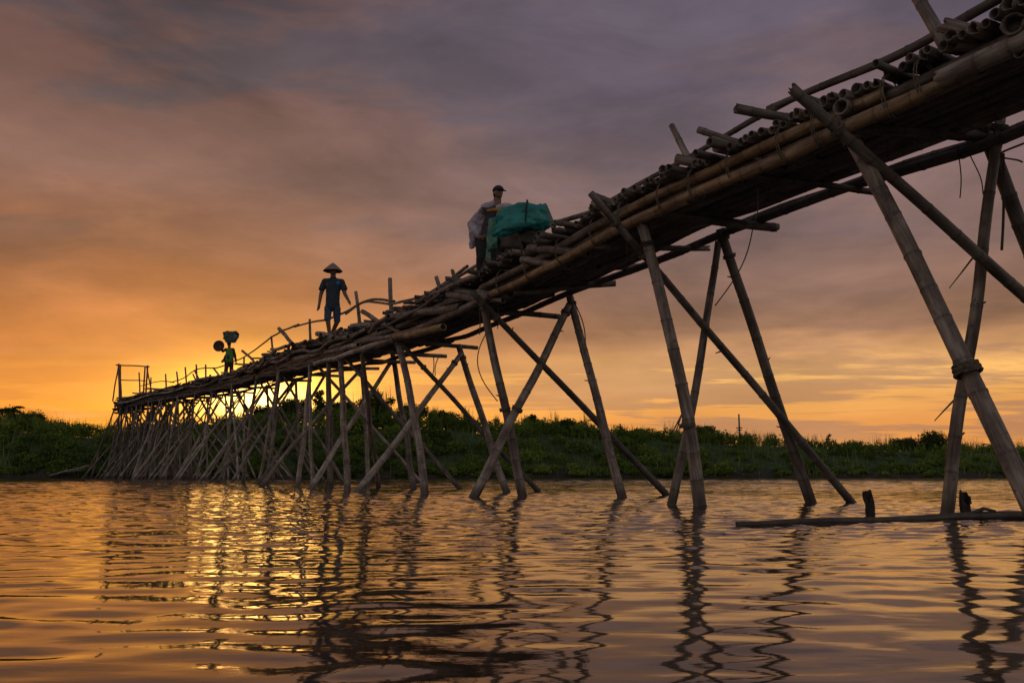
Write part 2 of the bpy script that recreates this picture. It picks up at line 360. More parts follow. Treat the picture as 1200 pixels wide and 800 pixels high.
def tube(path, radii, sides=8):
    vs, fs = [], []; n = len(path)
    for i, p in enumerate(path):
        p = Vector(p); a = Vector(path[max(0, i-1)]); b = Vector(path[min(n-1, i+1)]); t_ = (b-a).normalized()
        u = t_.orthogonal().normalized() if i == 0 else (u-t_*u.dot(t_)).normalized(); v = t_.cross(u)
        for k in range(sides):
            an = 2*math.pi*k/sides; vs.append(p+(u*math.cos(an)+v*math.sin(an))*radii[i])
    for i in range(n-1):
        for k in range(sides): a = i*sides+k; b = i*sides+(k+1) % sides; fs.append((a, b, b+sides, a+sides))
    fs.append(tuple(range(sides-1, -1, -1))); fs.append(tuple((n-1)*sides+k for k in range(sides)))
    return vs, fs
def joined(tubes):
    vs, fs = [], []
    for v, f in tubes:
        k = len(vs); vs += v; fs += [tuple(a+k for a in q) for q in f]
    return vs, fs
def tree(name, label, px, d, top_py, width, seed, style='round', group='trees behind the far bank'):
    r = np.random.default_rng(seed); x = (px-600)/F*d
    zb = ground_z(x, d); zt = P(px, top_py, d).z; H = zt-zb
    t = thing(name, label, 'tree' if style != 'shrub' else 'shrub', (x, d, zb), group)
    tubes = [tube([(0, 0, -.3), (.05, .05, H*.3), (-.04, 0, H*.6), (.02, .02, H*.85)], [.11, .085, .055, .02])]
    blobs = []
    nb = {'round': 24, 'column': 10, 'shrub': 8, 'palm': 0}[style]
    for i in range(nb):
        if style == 'column':
            zc = H*(.3+.66*i/nb); rr = width*.5*(1.0-.65*(i/nb))*r.uniform(.8, 1.2); a = r.uniform(0, 6.28); c = np.array([math.cos(a)*rr*.35, math.sin(a)*rr*.35, zc]); br = rr*r.uniform(.7, 1.0)
        elif style == 'shrub':
            a = r.uniform(0, 6.28); q = r.uniform(0, .45)*width; c = np.array([math.cos(a)*q, math.sin(a)*q, H*r.uniform(.3, .75)]); br = width*.24
        else:
            a = r.uniform(0, 6.28); zf = r.uniform(.2, .88); q = r.uniform(.05, .42)*width*(1-.55*max(0, zf-.4)); c = np.array([math.cos(a)*q, math.sin(a)*q, H*zf]); br = width*r.uniform(.10, .19)
        blobs.append((c, br)); tubes.append(tube([(0, 0, c[2]*.55), (c[0]*.5, c[1]*.5, c[2]*.85), tuple(c)], [.045, .03, .012], 5))
    vs, fs = joined(tubes); mesh_obj('trunk', vs, fs, M_bark, t)
    parts = []
    for c, br in blobs:
        n = int(330*(br/.5)**1.6)+60
        u = r.normal(size=(n, 3)); u /= np.linalg.norm(u, axis=1)[:, None]
        k = (r.uniform(0, 1, n)**.45)[:, None]*r.uniform(.8, 1.25, (n, 1))
        p = c+u*k*br*np.array([1, 1, .85])
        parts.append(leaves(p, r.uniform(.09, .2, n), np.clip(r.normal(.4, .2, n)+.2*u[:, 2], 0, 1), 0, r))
    if style in ('shrub', 'round'):
        n = 60; b0 = r.normal(0, width*.2, (n, 3)); b0[:, 2] = H*.5
        parts.append(blades(b0, r.uniform(.3, .62, n)*H*(1.05 if style == 'shrub' else .95), r.uniform(.05, .4, n), np.full(n, .02), np.full(n, .3), r))
    if style == 'palm':
        for i in range(14):
            a = r.uniform(0, 6.28); c = np.array([math.cos(a), math.sin(a), 0])*width*.3*r.uniform(.2, 1); c[2] = H*r.uniform(.2, .75); n = 90
            parts.append(leaves(c+r.normal(0, .25, (n, 3)), r.uniform(.1, .22, n), np.full(n, .3), 0, r))
        for i in range(13):
            a = i*2.4; el = r.uniform(.1, 1.1); L = width*.55*r.uniform(.8, 1.1); m = 26
            s_ = np.linspace(.08, 1, m); hx = np.cos(a)*np.cos(el)*L*s_; hy = np.sin(a)*np.cos(el)*L*s_; hz = H*.82+np.sin(el)*L*s_-.55*L*s_**2
            for sg in (-1, 1):
                c = np.stack([hx-sg*np.sin(a)*.08, hy+sg*np.cos(a)*.08, hz-.04], 1); parts.append(leaves(c, np.full(m, .26)*(1.1-s_*.5), np.full(m, .3), -.3, r))
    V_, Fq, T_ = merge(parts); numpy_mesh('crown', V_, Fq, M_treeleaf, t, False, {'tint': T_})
tree('palm_tree', 'bushy palm-like tree rising at the far left edge above the bank', 12, 57, 476, 2.3, 1, 'palm')
tree('tree', 'low rounded tree on the bank just right of the far left palm', 40, 57, 484, 3.0, 2)
tree('tree', 'dark low tree in front of the sun glare behind the bridge legs', 318, 57, 476, 3.2, 4)
tree('tree', 'broad leafy tree just left of the tall narrow tree by the sun', 345, 58, 468, 3.0, 5)
tree('tree', 'tall narrow tree on the bank below the man in the conical hat', 374, 57, 455, 1.25, 6, 'column')
tree('tree', 'wide bushy tree on the bank between the tall narrow tree and the large rounded one', 402, 58, 470, 3.0, 7)
tree('tree', 'large rounded tree seen through the legs below the first handrail posts', 441, 57, 456, 3.0, 8)
tree('tree', 'mid height tree just right of the large rounded tree', 480, 58, 475, 2.8, 9)
tree('tree', 'low loose tree on the bank left of the foot of the middle crossed legs', 517, 58, 481, 2.4, 10)
tree('tree', 'small pointed tree on the bank right of the crossed legs below the teal bundle', 622, 59, 486, 1.5, 13, 'column')
tree('tree', 'low bushy tree left of the tall slanting legs in the middle', 668, 58, 492, 2.4, 14)
tree('tree', 'low bushy tree left of the distant utility pole', 822, 60, 501, 2.4, 15)
tree('shrub', 'dark spiky shrub on the bank near the right edge', 1092, 58, 507, 2.6, 16, 'shrub', None)
tree('shrub', 'low dark shrub just left of the dark spiky shrub', 1056, 58, 513, 1.8, 17, 'shrub', None)

def build_utility():
    d = 78; b = P(867, 516, d); top = P(867, 485, d).z
    t = thing('utility_pole', 'thin dark utility pole standing beyond the far bank', 'utility pole', (b.x, d, 0))
    m = cloth('pole_metal', (.03, .03, .03), (.06, .05, .05), 5, .7)
    v, f = tube([(0, 0, 0), (0, 0, top)], [.11, .07]); mesh_obj('mast', v, f, m, t)
    for k, (z, L) in enumerate(((top-1.25, .28), (top-1.45, .22))):
        v, f = tube([(-L, 0, z), (L, 0, z)], [.05, .05], 6); mesh_obj('crossarm', v, f, m, t)
build_utility()
def build_stalks():
    for (px, py0, py1, lean, lab) in ((969, 524, 509, .22, 'single leaning plant stalk with a drooping tip above the bank, right of the slanting legs'), (1178, 524, 505, -.1, 'single upright plant stalk on the bank by the right edge')):
        d = 56; b = P(px, py0, d); tp = P(px, py1, d); H = tp.z-b.z+.5
        t = thing('plant', lab, 'plant', (b.x, d, b.z-.5))
        v, f = tube([(0, 0, 0), (-lean*.4, 0, H*.5), (0, 0, H*.85), (lean*1.3, 0, H)], [.03, .025, .02, .01], 5); mesh_obj('stem', v, f, M_bark, t)
        r = np.random.default_rng(5); n = 26; s_ = r.uniform(.6, 1, n)
        c = np.stack([lean*s_**3*1.2+r.normal(0, .05, n), r.normal(0, .05, n), H*s_], 1)
        V_, Fq, T_ = leaves(c, np.full(n, .22), np.full(n, .4), 0, r); numpy_mesh('leaves', V_, Fq, M_treeleaf, t, False, {'tint': T_})
build_stalks()

# ------------------------------------------------------------ bamboo poles
class Acc:
    def __init__(s): s.v = []; s.f = []; s.n = []; s.h = []
def pole_geo(L, r0, r1, offs, gap, r, sides=12, hollow=True):
    zs = []; z = r.uniform(.05, gap*.9)
    while z < L-.04: zs.append(z); z += gap*r.uniform(.68, 1.35)
    rows = [(0, 1, 0)]
    for k in zs: b_ = r.uniform(.03, .11); rows += [(k-.022, 1, 0), (k-.008, 1+b_*.8, .5), (k, 1+b_*.3, 1), (k+.008, 1+b_, .6), (k+.024, .985, .1)]
    rows.append((L, 1, 0))
    # extra rows where nodes are far apart
    full = [rows[0]]
    for q in rows[1:]:
        p_ = full[-1]; g = q[0]-p_[0]
        if g > .2:
            m = int(g/.15)
            for i in range(1, m): full.append((p_[0]+g*i/m, 1, 0))
        full.append(q)
    ph1, ph2 = r.uniform(0, 6.28), r.uniform(0, 6.28); wob = .0065*min(L, 2.2) if L < 5.5 else .006
    def centre(z):
        t_ = z/L; i = t_*(len(offs)-1); a = int(min(i, len(offs)-2)); fr = i-a
        # catmull-rom through the offsets
        p = [offs[max(a-1, 0)], offs[a], offs[a+1], offs[min(a+2, len(offs)-1)]]
        c = [.5*((2*p[1][k])+(-p[0][k]+p[2][k])*fr+(2*p[0][k]-5*p[1][k]+4*p[2][k]-p[3][k])*fr*fr+(-p[0][k]+3*p[1][k]-3*p[2][k]+p[3][k])*fr**3) for k in (0, 1)]
        e = math.sin(math.pi*t_)
        return (c[0]+wob*e*math.sin(3.1*z+ph1), c[1]+wob*e*math.sin(2.6*z+ph2))
    vs, fs, na, ha = [], [], [], []
    def ring(z, rad, nd, hl):
        cx, cy = centre(max(0, min(L, z)))
        for k in range(sides):
            an = 2*math.pi*k/sides; rr = rad*(1+.03*math.sin(an*2+ph1)+.02*math.sin(an*3+z*2))
            zj = z if jag is None else (z+jag[k][0] if abs(z) < .006 else (z-jag[k][1] if abs(z-L) < .006 else z))
            vs.append((cx+rr*math.cos(an), cy+rr*math.sin(an), zj)); na.append(nd); ha.append(hl)
    rad = lambda z: r0+(r1-r0)*z/L
    jag = [[(r.uniform(0, .05) if r.random() < .35 else r.uniform(0, .008))*(r0/.05) for _ in range(2)] for __ in range(sides)] if r.random() < .5 else None
    seq = []
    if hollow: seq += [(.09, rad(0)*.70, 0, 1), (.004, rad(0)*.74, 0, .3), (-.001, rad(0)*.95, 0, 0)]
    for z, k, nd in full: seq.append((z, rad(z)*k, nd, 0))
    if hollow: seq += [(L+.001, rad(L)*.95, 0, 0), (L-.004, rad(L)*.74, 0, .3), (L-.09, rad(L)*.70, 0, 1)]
    for s_ in seq: ring(*s_)
    n = len(seq)
    for i in range(n-1):
        for k in range(sides): a = i*sides+k; b = i*sides+(k+1) % sides; fs.append((a, b, b+sides, a+sides))
    fs.append(tuple(range(sides-1, -1, -1))); fs.append(tuple((n-1)*sides+k for k in range(sides)))
    return vs, fs, na, ha
rp = random.Random(42)
def pole(name, path, r0, r1, mat, parent, gap=.36, sides=12, hollow=True, acc=None, bow=0.0):
    path = [Vector(p) for p in path]; a, b = path[0], path[-1]; ax = b-a; L = ax.length; q = ax.to_track_quat('Z', 'Y')
    M = Matrix.Translation(a) @ q.to_matrix().to_4x4(); Mi = M.inverted()
    if len(path) == 2:
        mid = (a+b)/2; an = rp.uniform(0, 6.28); off = [(0, 0), (bow*L*math.cos(an), bow*L*math.sin(an)), (0, 0)]
    else:
        off = []
        m = max(len(path)*2, 6)
        cum = [0]
        for i in range(1, len(path)): cum.append(cum[-1]+(path[i]-path[i-1]).length)
        loc = [Mi @ p for p in path]
        zs = [l.z for l in loc]
        for i in range(m+1):
            z = L*i/m; off.append((float(np.interp(z, zs, [l.x for l in loc])), float(np.interp(z, zs, [l.y for l in loc]))))
    vs, fs, na, ha = pole_geo(L, r0, r1, off, gap, rp, sides, hollow)
    if acc is not None:
        k = len(acc.v); acc.v += [tuple(M @ Vector(v)) for v in vs]; acc.f += [tuple(x+k for x in f) for f in fs]; acc.n += na; acc.h += ha; return None
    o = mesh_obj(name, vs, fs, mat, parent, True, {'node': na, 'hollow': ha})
    o.matrix_local = M
    return o

# bridge survey line: (column, row of the near lower beam, distance)
NL = [(1e9, 0, 0)]
NL = [(1200, 57, 6.0), (1122, 92, 6.5), (1002, 147, 7.33), (900, 190, 8.25), (800, 235, 9.45), (740, 259, 10.3), (639, 314, 12.2), (570, 347, 14.1), (536, 364, 15.1),
      (464, 395, 17.6), (400, 418, 20.5), (364, 427, 23.2), (327, 436, 27), (302, 443, 31), (265, 453, 37), (232, 460, 40.2), (200, 466, 43), (165, 473, 45.6), (135, 480, 47.8)]
pts = [P(*q) for q in NL]
first = pts[0]; dirn = (pts[0]-pts[2]); dirn.z = 0; dirn.normalize()
pts = [first+dirn*4.2+Vector((0, 0, .05)), first+dirn*2.0+Vector((0, 0, .02))]+pts
def smooth(pts, n=12):
    o = []
    for i in range(len(pts)-1):
        p = [pts[max(i-1, 0)], pts[i], pts[i+1], pts[min(i+2, len(pts)-1)]]
        for k in range(n):
            f = k/n; o.append(.5*((2*p[1])+(-p[0]+p[2])*f+(2*p[0]-5*p[1]+4*p[2]-p[3])*f*f+(-p[0]+3*p[1]-3*p[2]+p[3])*f**3))
    o.append(pts[-1]); return o
line = smooth(pts); arc = [0]
for i in range(1, len(line)): arc.append(arc[-1]+(line[i]-line[i-1]).length)
S_END = arc[-1]; arr = np.array([tuple(p) for p in line])
# smooth z a little so the deck sags gently
zz = arr[:, 2].copy()
for _ in range(6): zz[1:-1] = (zz[:-2]+2*zz[1:-1]+zz[2:])/4
arr[:, 2] = zz
def base_pt(s): return Vector([float(np.interp(s, arc, arr[:, k])) for k in range(3)])
def frame(s):
    s = max(0, min(S_END, s)); a = base_pt(max(0, s-.6)); b = base_pt(min(S_END, s+.6)); t_ = (b-a).normalized()
    c = Vector((t_.y, -t_.x, 0)).normalized()     # towards the far side of the deck
    return base_pt(s), t_, c
def at(s, off, z):
    p, t_, c = frame(s); return p+c*off+Vector((0, 0, z))
def s_col(px, off=0.0):
    best = None
    for i in range(0, 1200):
        s = S_END*i/1199
        p = at(s, off, 0)
        if p.y < 1: continue
        e = abs(pxof(p)-px)
        if best is None or e < best[0]: best = (e, s)
    return best[1]
SC = {}
def sc(px, off=0.0):
    k = (round(px), round(off, 2))
    if k not in SC: SC[k] = s_col(px, off)
    return SC[k]
def onside(px, py, off):
    return P(px, py, at(sc(px, off), off, 0).y)
WID = 1.32
def slat_z(s):
    d = base_pt(s).y
    return float(np.interp(d, [6, 9, 12, 14.5, 20, 30, 50], [.31, .325, .37, .44, .52, .52, .40]))

bridge = thing('bamboo_bridge', 'long rickety footbridge of lashed bamboo poles on slanting crossed legs over the river', 'footbridge', (0, 0, 0))
FAROFF = 1.5
# ---- legs: (top col, top row, side, foot col, foot row or None, r at foot, r at top, material)
LEGS = [
 (985, 138, 'N', 1214, 622, .077, .069, 'w'), (1147, 138, 'F', 1335, 602, .085, .07, 'd'), (926, 102, 'O', 1480, 600, .07, .05, 'd'), (1174, 128, 'F', 1109, 604, .070, .050, 'w'),
 (752, 262, 'N', 815, 594, .084, .066, 'w'), (844, 268, 'F', 951, 589, .082, .066, 'd'), (692, 226, 'O', 998, 589, .062, .048, 'd'), (842, 282, 'F', 784, 592, .066, .048, 'w'),
 (565, 350, 'N', 613, 582, .085, .068, 'w'), (667, 345, 'F', 729, 583, .082, .066, 'w'), (553, 342, 'O', 781, 580, .066, .05, 'd'), (668, 356, 'F', 554, 583, .085, .066, 'w'),
 (465, 394, 'N', 495, 579, .085, .072, 'w'), (537, 404, 'F', 594, 577, .08, .064, 'w'), (472, 404, 'N', 631, 576, .06, .048, 'd'), (541, 414, 'F', 418, 577, .08, .06, 'p'),
 (399, 417, 'N', 408, 575, .08, .07, 'w'), (385, 421, 'N', 388, 571, .07, .06, 'w'), (424, 412, 'N', 444, 571, .07, .055, 'w'), (459, 408, 'F', 485, 573, .08, .066, 'w'),
 (405, 420, 'N', 540, 573, .06, .048, 'w'), (460, 421, 'F', 363, 573, .078, .055, 'p'),
]
SIDE = {'N': .06, 'F': FAROFF-.02, 'O': -.15}
MM = {'w': M_weather, 'd': M_dark, 't': M_tan, 'p': M_pale}
leg_specs = []
def add_leg(a, b, r0, r1, m, bow=.012, mid=None):     # a = top, b = foot on the water
    d_ = (b-a).normalized(); e = b+d_*(.75/max(.3, -d_.z)) if b.z < .3 else b
    leg_specs.append((e, a, r0, r1, m, bow, mid))
TOPD = {2: 7.02, 6: 10.12, 10: 13.8}
MID = {0: (1092, 345), 4: (794, 430), 7: (820, 425), 12: (482, 470)}
for li, (tx, ty, sd_, fx, fy, r0, r1, m) in enumerate(LEGS):
    a = onside(tx, ty, SIDE[sd_]) if li not in TOPD else P(tx, ty, TOPD[li])
    b_ = Wt(fx, fy); md_ = None
    if li in MID: f_ = (MID[li][1]-ty)/(fy-ty); md_ = P(MID[li][0], MID[li][1], a.y+(b_.y-a.y)*f_)
    add_leg(a, b_, r0*.95, r1*.95, MM[m], .004, md_)
rl = random.Random(5)
stations = [364, 327, 300, 272, 249, 228, 208, 190, 174, 160, 149, 141]
for i, px in enumerate(stations):
    s = sc(px, 0); nb = at(s, 0, 0)
    def ft(ds, off): p = at(max(0, min(S_END, s+ds)), off, 0); p.z = 0; return p
    j = lambda a=.25: rl.uniform(-a, a)
    k = .88 if i < 4 else .68
    mats = [M_weather, M_weather, M_pale] if i < 4 else [M_weather, M_pale, M_pale]  # mostly pale bamboo farther out: light on their fronts put into the colour
    add_leg(at(s, .02, .05), ft(j(.5), -.25+j(.1)), .078*k, .06*k, rl.choice(mats))
    add_leg(at(s+j(), FAROFF, .08), ft(j(.6), FAROFF+.3), .075*k, .058*k, rl.choice(mats))
    add_leg(at(s+j(), .0, .1), ft(j(.6), FAROFF+1.2+j(.7)), .062*k, .046*k, rl.choice(mats))
    add_leg(at(s+j(), FAROFF, .1), ft(j(.6), -1.1+j(.6)), .068*k, .05*k, rl.choice(mats))
    if i >= 2:
        for q in range(2):
            add_leg(at(s+j(.6), rl.uniform(-.1, .3), .05), ft(j(1.2), FAROFF+rl.uniform(.6, 2.3)), .045, .032, rl.choice(mats), .02)
            add_leg(at(s+j(.6), FAROFF-rl.uniform(-.1, .3), .05), ft(j(1.2), -rl.uniform(.4, 1.9)), .045, .032, rl.choice(mats), .02)
    # braces that run along the bridge
    sp_ = 1.7 if i < 3 else 1.4
    if i % 3 == 0: add_leg(at(s+j(), -.04, 0), ft(-sp_+j(.6), -.2+j(.3)), .055*k, .042*k, rl.choice(mats))
    if i % 3 == 1: add_leg(at(s+j(), -.04, 0), ft(sp_+j(.4), -.2), .055*k, .042*k, rl.choice(mats))
# thicket of props around the landing
for i in range(30):
    s = S_END-rl.uniform(0, 8.5); off = rl.uniform(-.1, 1.5)
    f = at(max(0, min(S_END, s+rl.uniform(-.9, 1.0))), off+rl.uniform(-1.3, 1.4), 0); f.z = 0
    add_leg(at(s, off, -.05+rl.uniform(-.1, .1)), f, rl.uniform(.045, .07), .04, rl.choice([M_weather, M_pale, M_weather, M_dark]), .02)
p_end, t_end, c_end = frame(S_END)
for i in range(7):
    a = at(S_END-rl.uniform(-.05, .5), rl.uniform(0, 1.4), rl.uniform(-.15, .1)); f = a+t_end*rl.uniform(.9, 1.9)+c_end*rl.uniform(-.5, .3); f.z = -.02
    add_leg(a, f, rl.uniform(.04, .06), .035, rl.choice([M_weather, M_tan]), .02)
for (tx, ty, fx, fy) in ((145, 478, 101, 557), (136, 474, 108, 558)):
    add_leg(P(tx, ty, 47.6), P(fx, fy, 48.5), .05, .04, M_tan, .015)
leg_specs.sort(key=lambda q: ((q[0]+q[1])/2).y)
accs = {}
def acc_of(key, m): return accs.setdefault((key, m.name), (Acc(), m))[0]
def bent(e, mid, a):
    f = (mid-e).dot(a-e)/(a-e).length_squared; b = (mid-e*(1-f)**2-a*f*f)/(2*f*(1-f)); n = 12
    return [e*(1-k/n)**2+b*2*(k/n)*(1-k/n)+a*(k/n)**2 for k in range(n+1)]
for i, (e, a, r0, r1, m, bow, mid) in enumerate(leg_specs):
    if i < 22 and mid is None:
        for q in range(rp.randint(2, 4)):    # cut twig stubs at the nodes
            f = rp.uniform(.25, .9); c0 = e.lerp(a, f); ax_ = (a-e).normalized(); o_ = ax_.orthogonal().normalized(); o_.rotate(Matrix.Rotation(rp.uniform(0, 6.28), 3, ax_))
            rr_ = r0+(r1-r0)*f; pole('twig_stub', [c0+o_*rr_*.6, c0+o_*(rr_+rp.uniform(.02, .06))+ax_*.035], .013, .008, M_dark, bridge, sides=6, hollow=False, acc=acc_of('twig_stub', M_dark))
    if i < 100: pole('leg', [e, a] if mid is None else bent(e, mid, a), r0, r1, m, bridge, gap=rp.uniform(.34, .44), sides=16 if i < 16 else 10, bow=bow*rp.uniform(.3, 1.2))
    else: pole('leg', [e, a], r0, r1, m, bridge, sides=7, hollow=False, acc=acc_of('leg', M_weather), bow=bow)

# ---- longitudinal beams
def along(name, s0, s1, off, z, r0, r1, m, n=5, wob=.02, **k):
    ps = [at(s0+(s1-s0)*i/n, off+rp.uniform(-wob, wob), (z(s0+(s1-s0)*i/n) if callable(z) else z)+rp.uniform(-wob, wob)) for i in range(n+1)]
    return pole(name, ps, r0, r1, m, bridge, **k)
def run(name, s0, s1, off, z, r, m, lens=(5, 7.5), over=.5, **k):
    s = s0
    flip = 0
    while s < s1:
        L = rp.uniform(*lens); e = min(s+L, s1)
        mm = m if not isinstance(m, list) else rp.choice(m)
        o_ = off+(.05 if flip else 0); flip = 1-flip
        along(name, max(0, s-over), e, o_, z, r*rp.uniform(.92, 1.1), r*rp.uniform(.8, 1.0), mm, **k); s = e
sA, sB, sC, sD = sc(985), sc(755), sc(565), sc(465)
sX = sc(1122)
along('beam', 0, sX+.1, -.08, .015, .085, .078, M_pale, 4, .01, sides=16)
along('beam', sX-.25, sc(770), 0, 0, .068, .060, M_tan, 8, .008, sides=16)
along('beam', sc(805), sc(548), .02, .0, .066, .058, M_tan, 8, .008, sides=16)
along('beam', sc(575), sc(440), .0, -.02, .075, .07, M_weather, 6, .02, sides=14)
along('beam', sc(1036), sc(890), .07, .21, .062, .058, M_tan, 8, .01, sides=16)
along('beam', 0, sc(1010), .12, .19, .06, .055, M_dark, 6, .01, sides=14)
along('beam', sc(945), sc(690), .07, .215, .064, .056, M_tan, 8, .01, sides=16)
along('beam', sc(735), sc(560), .07, .23, .06, .056, M_weather, 6, .01, sides=14)
run('beam', sc(452), sc(372), -.02, 0, .062, [M_weather, M_pale], over=.8, n=6, wob=.04, sides=10)
run('beam', sc(390), S_END, .05, .02, .06, M_dark, over=.8, n=6, wob=.04, sides=10)
run('beam', sc(400), S_END, -.10, lambda s: slat_z(s)*.72+.06*math.sin(s*1.3), .055, [M_weather, M_pale], over=.8, n=8, wob=.05, sides=10)
run('beam', sc(560), S_END, .10, lambda s: slat_z(s)*.55, .06, [M_weather, M_dark, M_pale], over=.6, n=6, wob=.05, sides=10)
# far lower beam, surveyed
FB = [(1320, 100), (1200, 152), (1150, 172), (1000, 217), (920, 246), (850, 272), (800, 294), (740, 317), (690, 334), (660, 346), (600, 372), (545, 394), (500, 404)]
fb = [onside(x, y, FAROFF) if x <= 1200 else None for x, y in FB]; fb[0] = fb[1]+(fb[1]-fb[2])*2.2
pole('beam', fb[:8], .058, .052, M_dark, bridge, sides=14)
pole('beam', fb[6:], .055, .05, M_dark, bridge, sides=12)
pole('beam', [p+Vector((.05, .1, .09)) for p in fb[:6]], .042, .035, M_dark, bridge, sides=12)
run('beam', sc(520, FAROFF), S_END, FAROFF, .06, .055, [M_weather, M_dark], n=6, wob=.04, sides=9)
# underside floor poles, packed side by side
nfl = 11
for k in range(nfl):
    off = .17+k*(WID-.20)/(nfl-1)
    s = 0.0
    while s < sc(560):
        L = rp.uniform(2.6, 4.5); e = min(s+L, sc(540)); zc = .16+rp.uniform(-.02, .03)
        along('floor_pole', s, e, off, zc, .057, .050, rp.choice([M_dark, M_weather, M_dark]), 4, .012, sides=9, gap=.4); s = e-.1
        if e >= sc(540): break
    s = min(s, sc(540))
    while s < S_END-.3:
        L = rp.uniform(3, 5); e = min(s+L, S_END)
        pole('floor_pole', [at(s+(e-s)*i/4, off+rp.uniform(-.03, .03), .2+rp.uniform(-.05, .05)) for i in range(5)], .055, .05, M_weather, bridge, sides=7, acc=acc_of('floor_pole', M_dark)); s = e-.1
for z in (.06, .14, .22, .30):
    s = sc(400)
    while s < S_END-.3:
        L = rp.uniform(3, 5); e = min(s+L, S_END)
        pole('floor_pole', [at(s+(e-s)*i/4, .04+z*.2+rp.uniform(-.03, .03), z+rp.uniform(-.03, .03)) for i in range(5)], .05, .045, M_dark, bridge, sides=7, acc=acc_of('floor_pole', M_dark)); s = e-.1
# ---- slats across the deck
slats = []; s = 0.05
sHalf = sc(560)
while s < S_END-.05:
    r = rp.uniform(.038, .055) if s < sHalf else rp.uniform(.035, .055)
    n_ = -rp.uniform(.0, .13) if rp.random() < .8 else -rp.uniform(.13, .34)
    fo = WID+rp.uniform(-.06, .15); z = slat_z(s)+rp.uniform(-.012, .02)
    ds = rp.uniform(-.06, .06) if rp.random() < .85 else rp.uniform(-.3, .3)
    tilt = rp.uniform(-.03, .03)
    if s > sHalf: tilt = rp.uniform(-.08, .08); n_ = -rp.uniform(-.12, .2); ds = rp.uniform(-.25, .25)
    a = at(s, n_, z+tilt); b = at(max(0, s+ds), fo, z-tilt)
    slats.append((a, b, r, s)); s += 2*r*rp.uniform(.98, 1.3)
vis = [q for q in slats if pxof(q[0]) < 1215 and q[0].y > 4][:100]; vs_ = set(id(q) for q in vis)
for q in slats:
    a, b, r, s = q; m = rp.choice([M_dark, M_weather, M_dark, M_weather, M_dark])
    if id(q) in vs_: pole('slat', [a, b], r, r*.85, m, bridge, sides=12, gap=.45, bow=.006)
    else: pole('slat', [a, b], r, r*.85, m, bridge, sides=8, acc=acc_of('slat', m), bow=.01)
# a second, thinner ragged layer
s = sc(545)
while s < S_END:
    if rp.random() < .38:
        r = rp.uniform(.03, .05); sh = rp.uniform(.5, 1.0)
        a = at(s, -rp.uniform(0, .2), slat_z(s)+.085); b = at(s+rp.uniform(-.35, .35), sh, slat_z(s)+.09)
        pole('slat', [a, b], r, r*.8, M_dark, bridge, sides=8, acc=acc_of('slat', M_dark))
    s += .2
# surveyed poles that stick out of the near edge
def stick(p0, p1, r, m, name='loose_pole', d0=0, d1=0, acc=None, sides=12, bow=.01):
    a = onside(p0[0], p0[1], 0); b = onside(p1[0], p1[1], 0)
    a = P(p0[0], p0[1], a.y+d0); b = P(p1[0], p1[1], b.y+d1)
    return pole(name, [a, b], r, r*.85, m, bridge, sides=sides, bow=bow)
for q in [((861, 127), (935, 140), .052, M_dark, 'loose_pole', -.15, .75), ((818, 152), (884, 172), .042, M_weather, 'loose_pole', -.1, .45), ((835, 163), (895, 188), .035, M_weather, 'loose_pole', -.1, .2),
          ((793, 186), (865, 200), .06, M_weather, 'loose_pole', -.15, .35), ((1103, 28), (1195, 52), .055, M_weather, 'loose_pole', -.1, .35), ((1186, 28), (1225, 48), .085, M_dark, 'loose_pole', -.2, .6),
          ((1182, 8), (1240, 30), .075, M_dark, 'loose_pole', -.05, .8), ((1119, 50), (1200, 62), .062, M_dark, 'loose_pole', 0, .5), ((985, 125), (1030, 142), .075, M_weather, 'loose_pole', -.15, .7),
          ((697, 230), (735, 245), .05, M_weather, 'loose_pole', -.1, .2), ((695, 237), (722, 262), .04, M_tan, 'loose_pole', -.12, .0), ((527, 343), (600, 345), .07, M_weather, 'loose_pole', -.1, .4),
          ((620, 291), (690, 297), .06, M_weather, 'loose_pole', -.2, .3), ((500, 352), (545, 352), .05, M_dark, 'loose_pole', -.1, .5), ((612, 304), (668, 312), .06, M_weather, 'loose_pole', -.15, .35),
          ((525, 345), (590, 352), .06, M_weather, 'loose_pole', -.25, .25), ((455, 372), (540, 360), .085, M_weather, 'loose_pole', -.2, -.1), ((395, 396), (472, 372), .07, M_pale, 'loose_pole', .2, .4),
          ((380, 395), (462, 380), .06, M_pale, 'loose_pole', -.1, .2), ((464, 394), (520, 383), .085, M_tan, 'loose_pole', -.2, -.1), ((425, 400), (480, 388), .06, M_weather, 'loose_pole', -.15, 0),
          ((488, 351), (542, 338), .045, M_dark, 'loose_pole', .3, .5), ((522, 326), (556, 331), .04, M_dark, 'loose_pole', .1, .9), ((425, 365), (473, 392), .055, M_weather, 'loose_pole', 0, 0),
          ((327, 385), (349, 408), .06, M_weather, 'loose_pole', 0, 0), ((284, 411), (302, 428), .05, M_weather, 'loose_pole', 0, 0), ((250, 431), (262, 445), .045, M_weather, 'loose_pole', 0, 0),
          ((372, 391), (402, 396), .07, M_pale, 'loose_pole', -.1, .1), ((228, 434), (236, 452), .04, M_weather, 'loose_pole', 0, 0), ((310, 420), (420, 404), .07, M_pale, 'loose_pole', -.2, -.1)]:
    stick(*q)
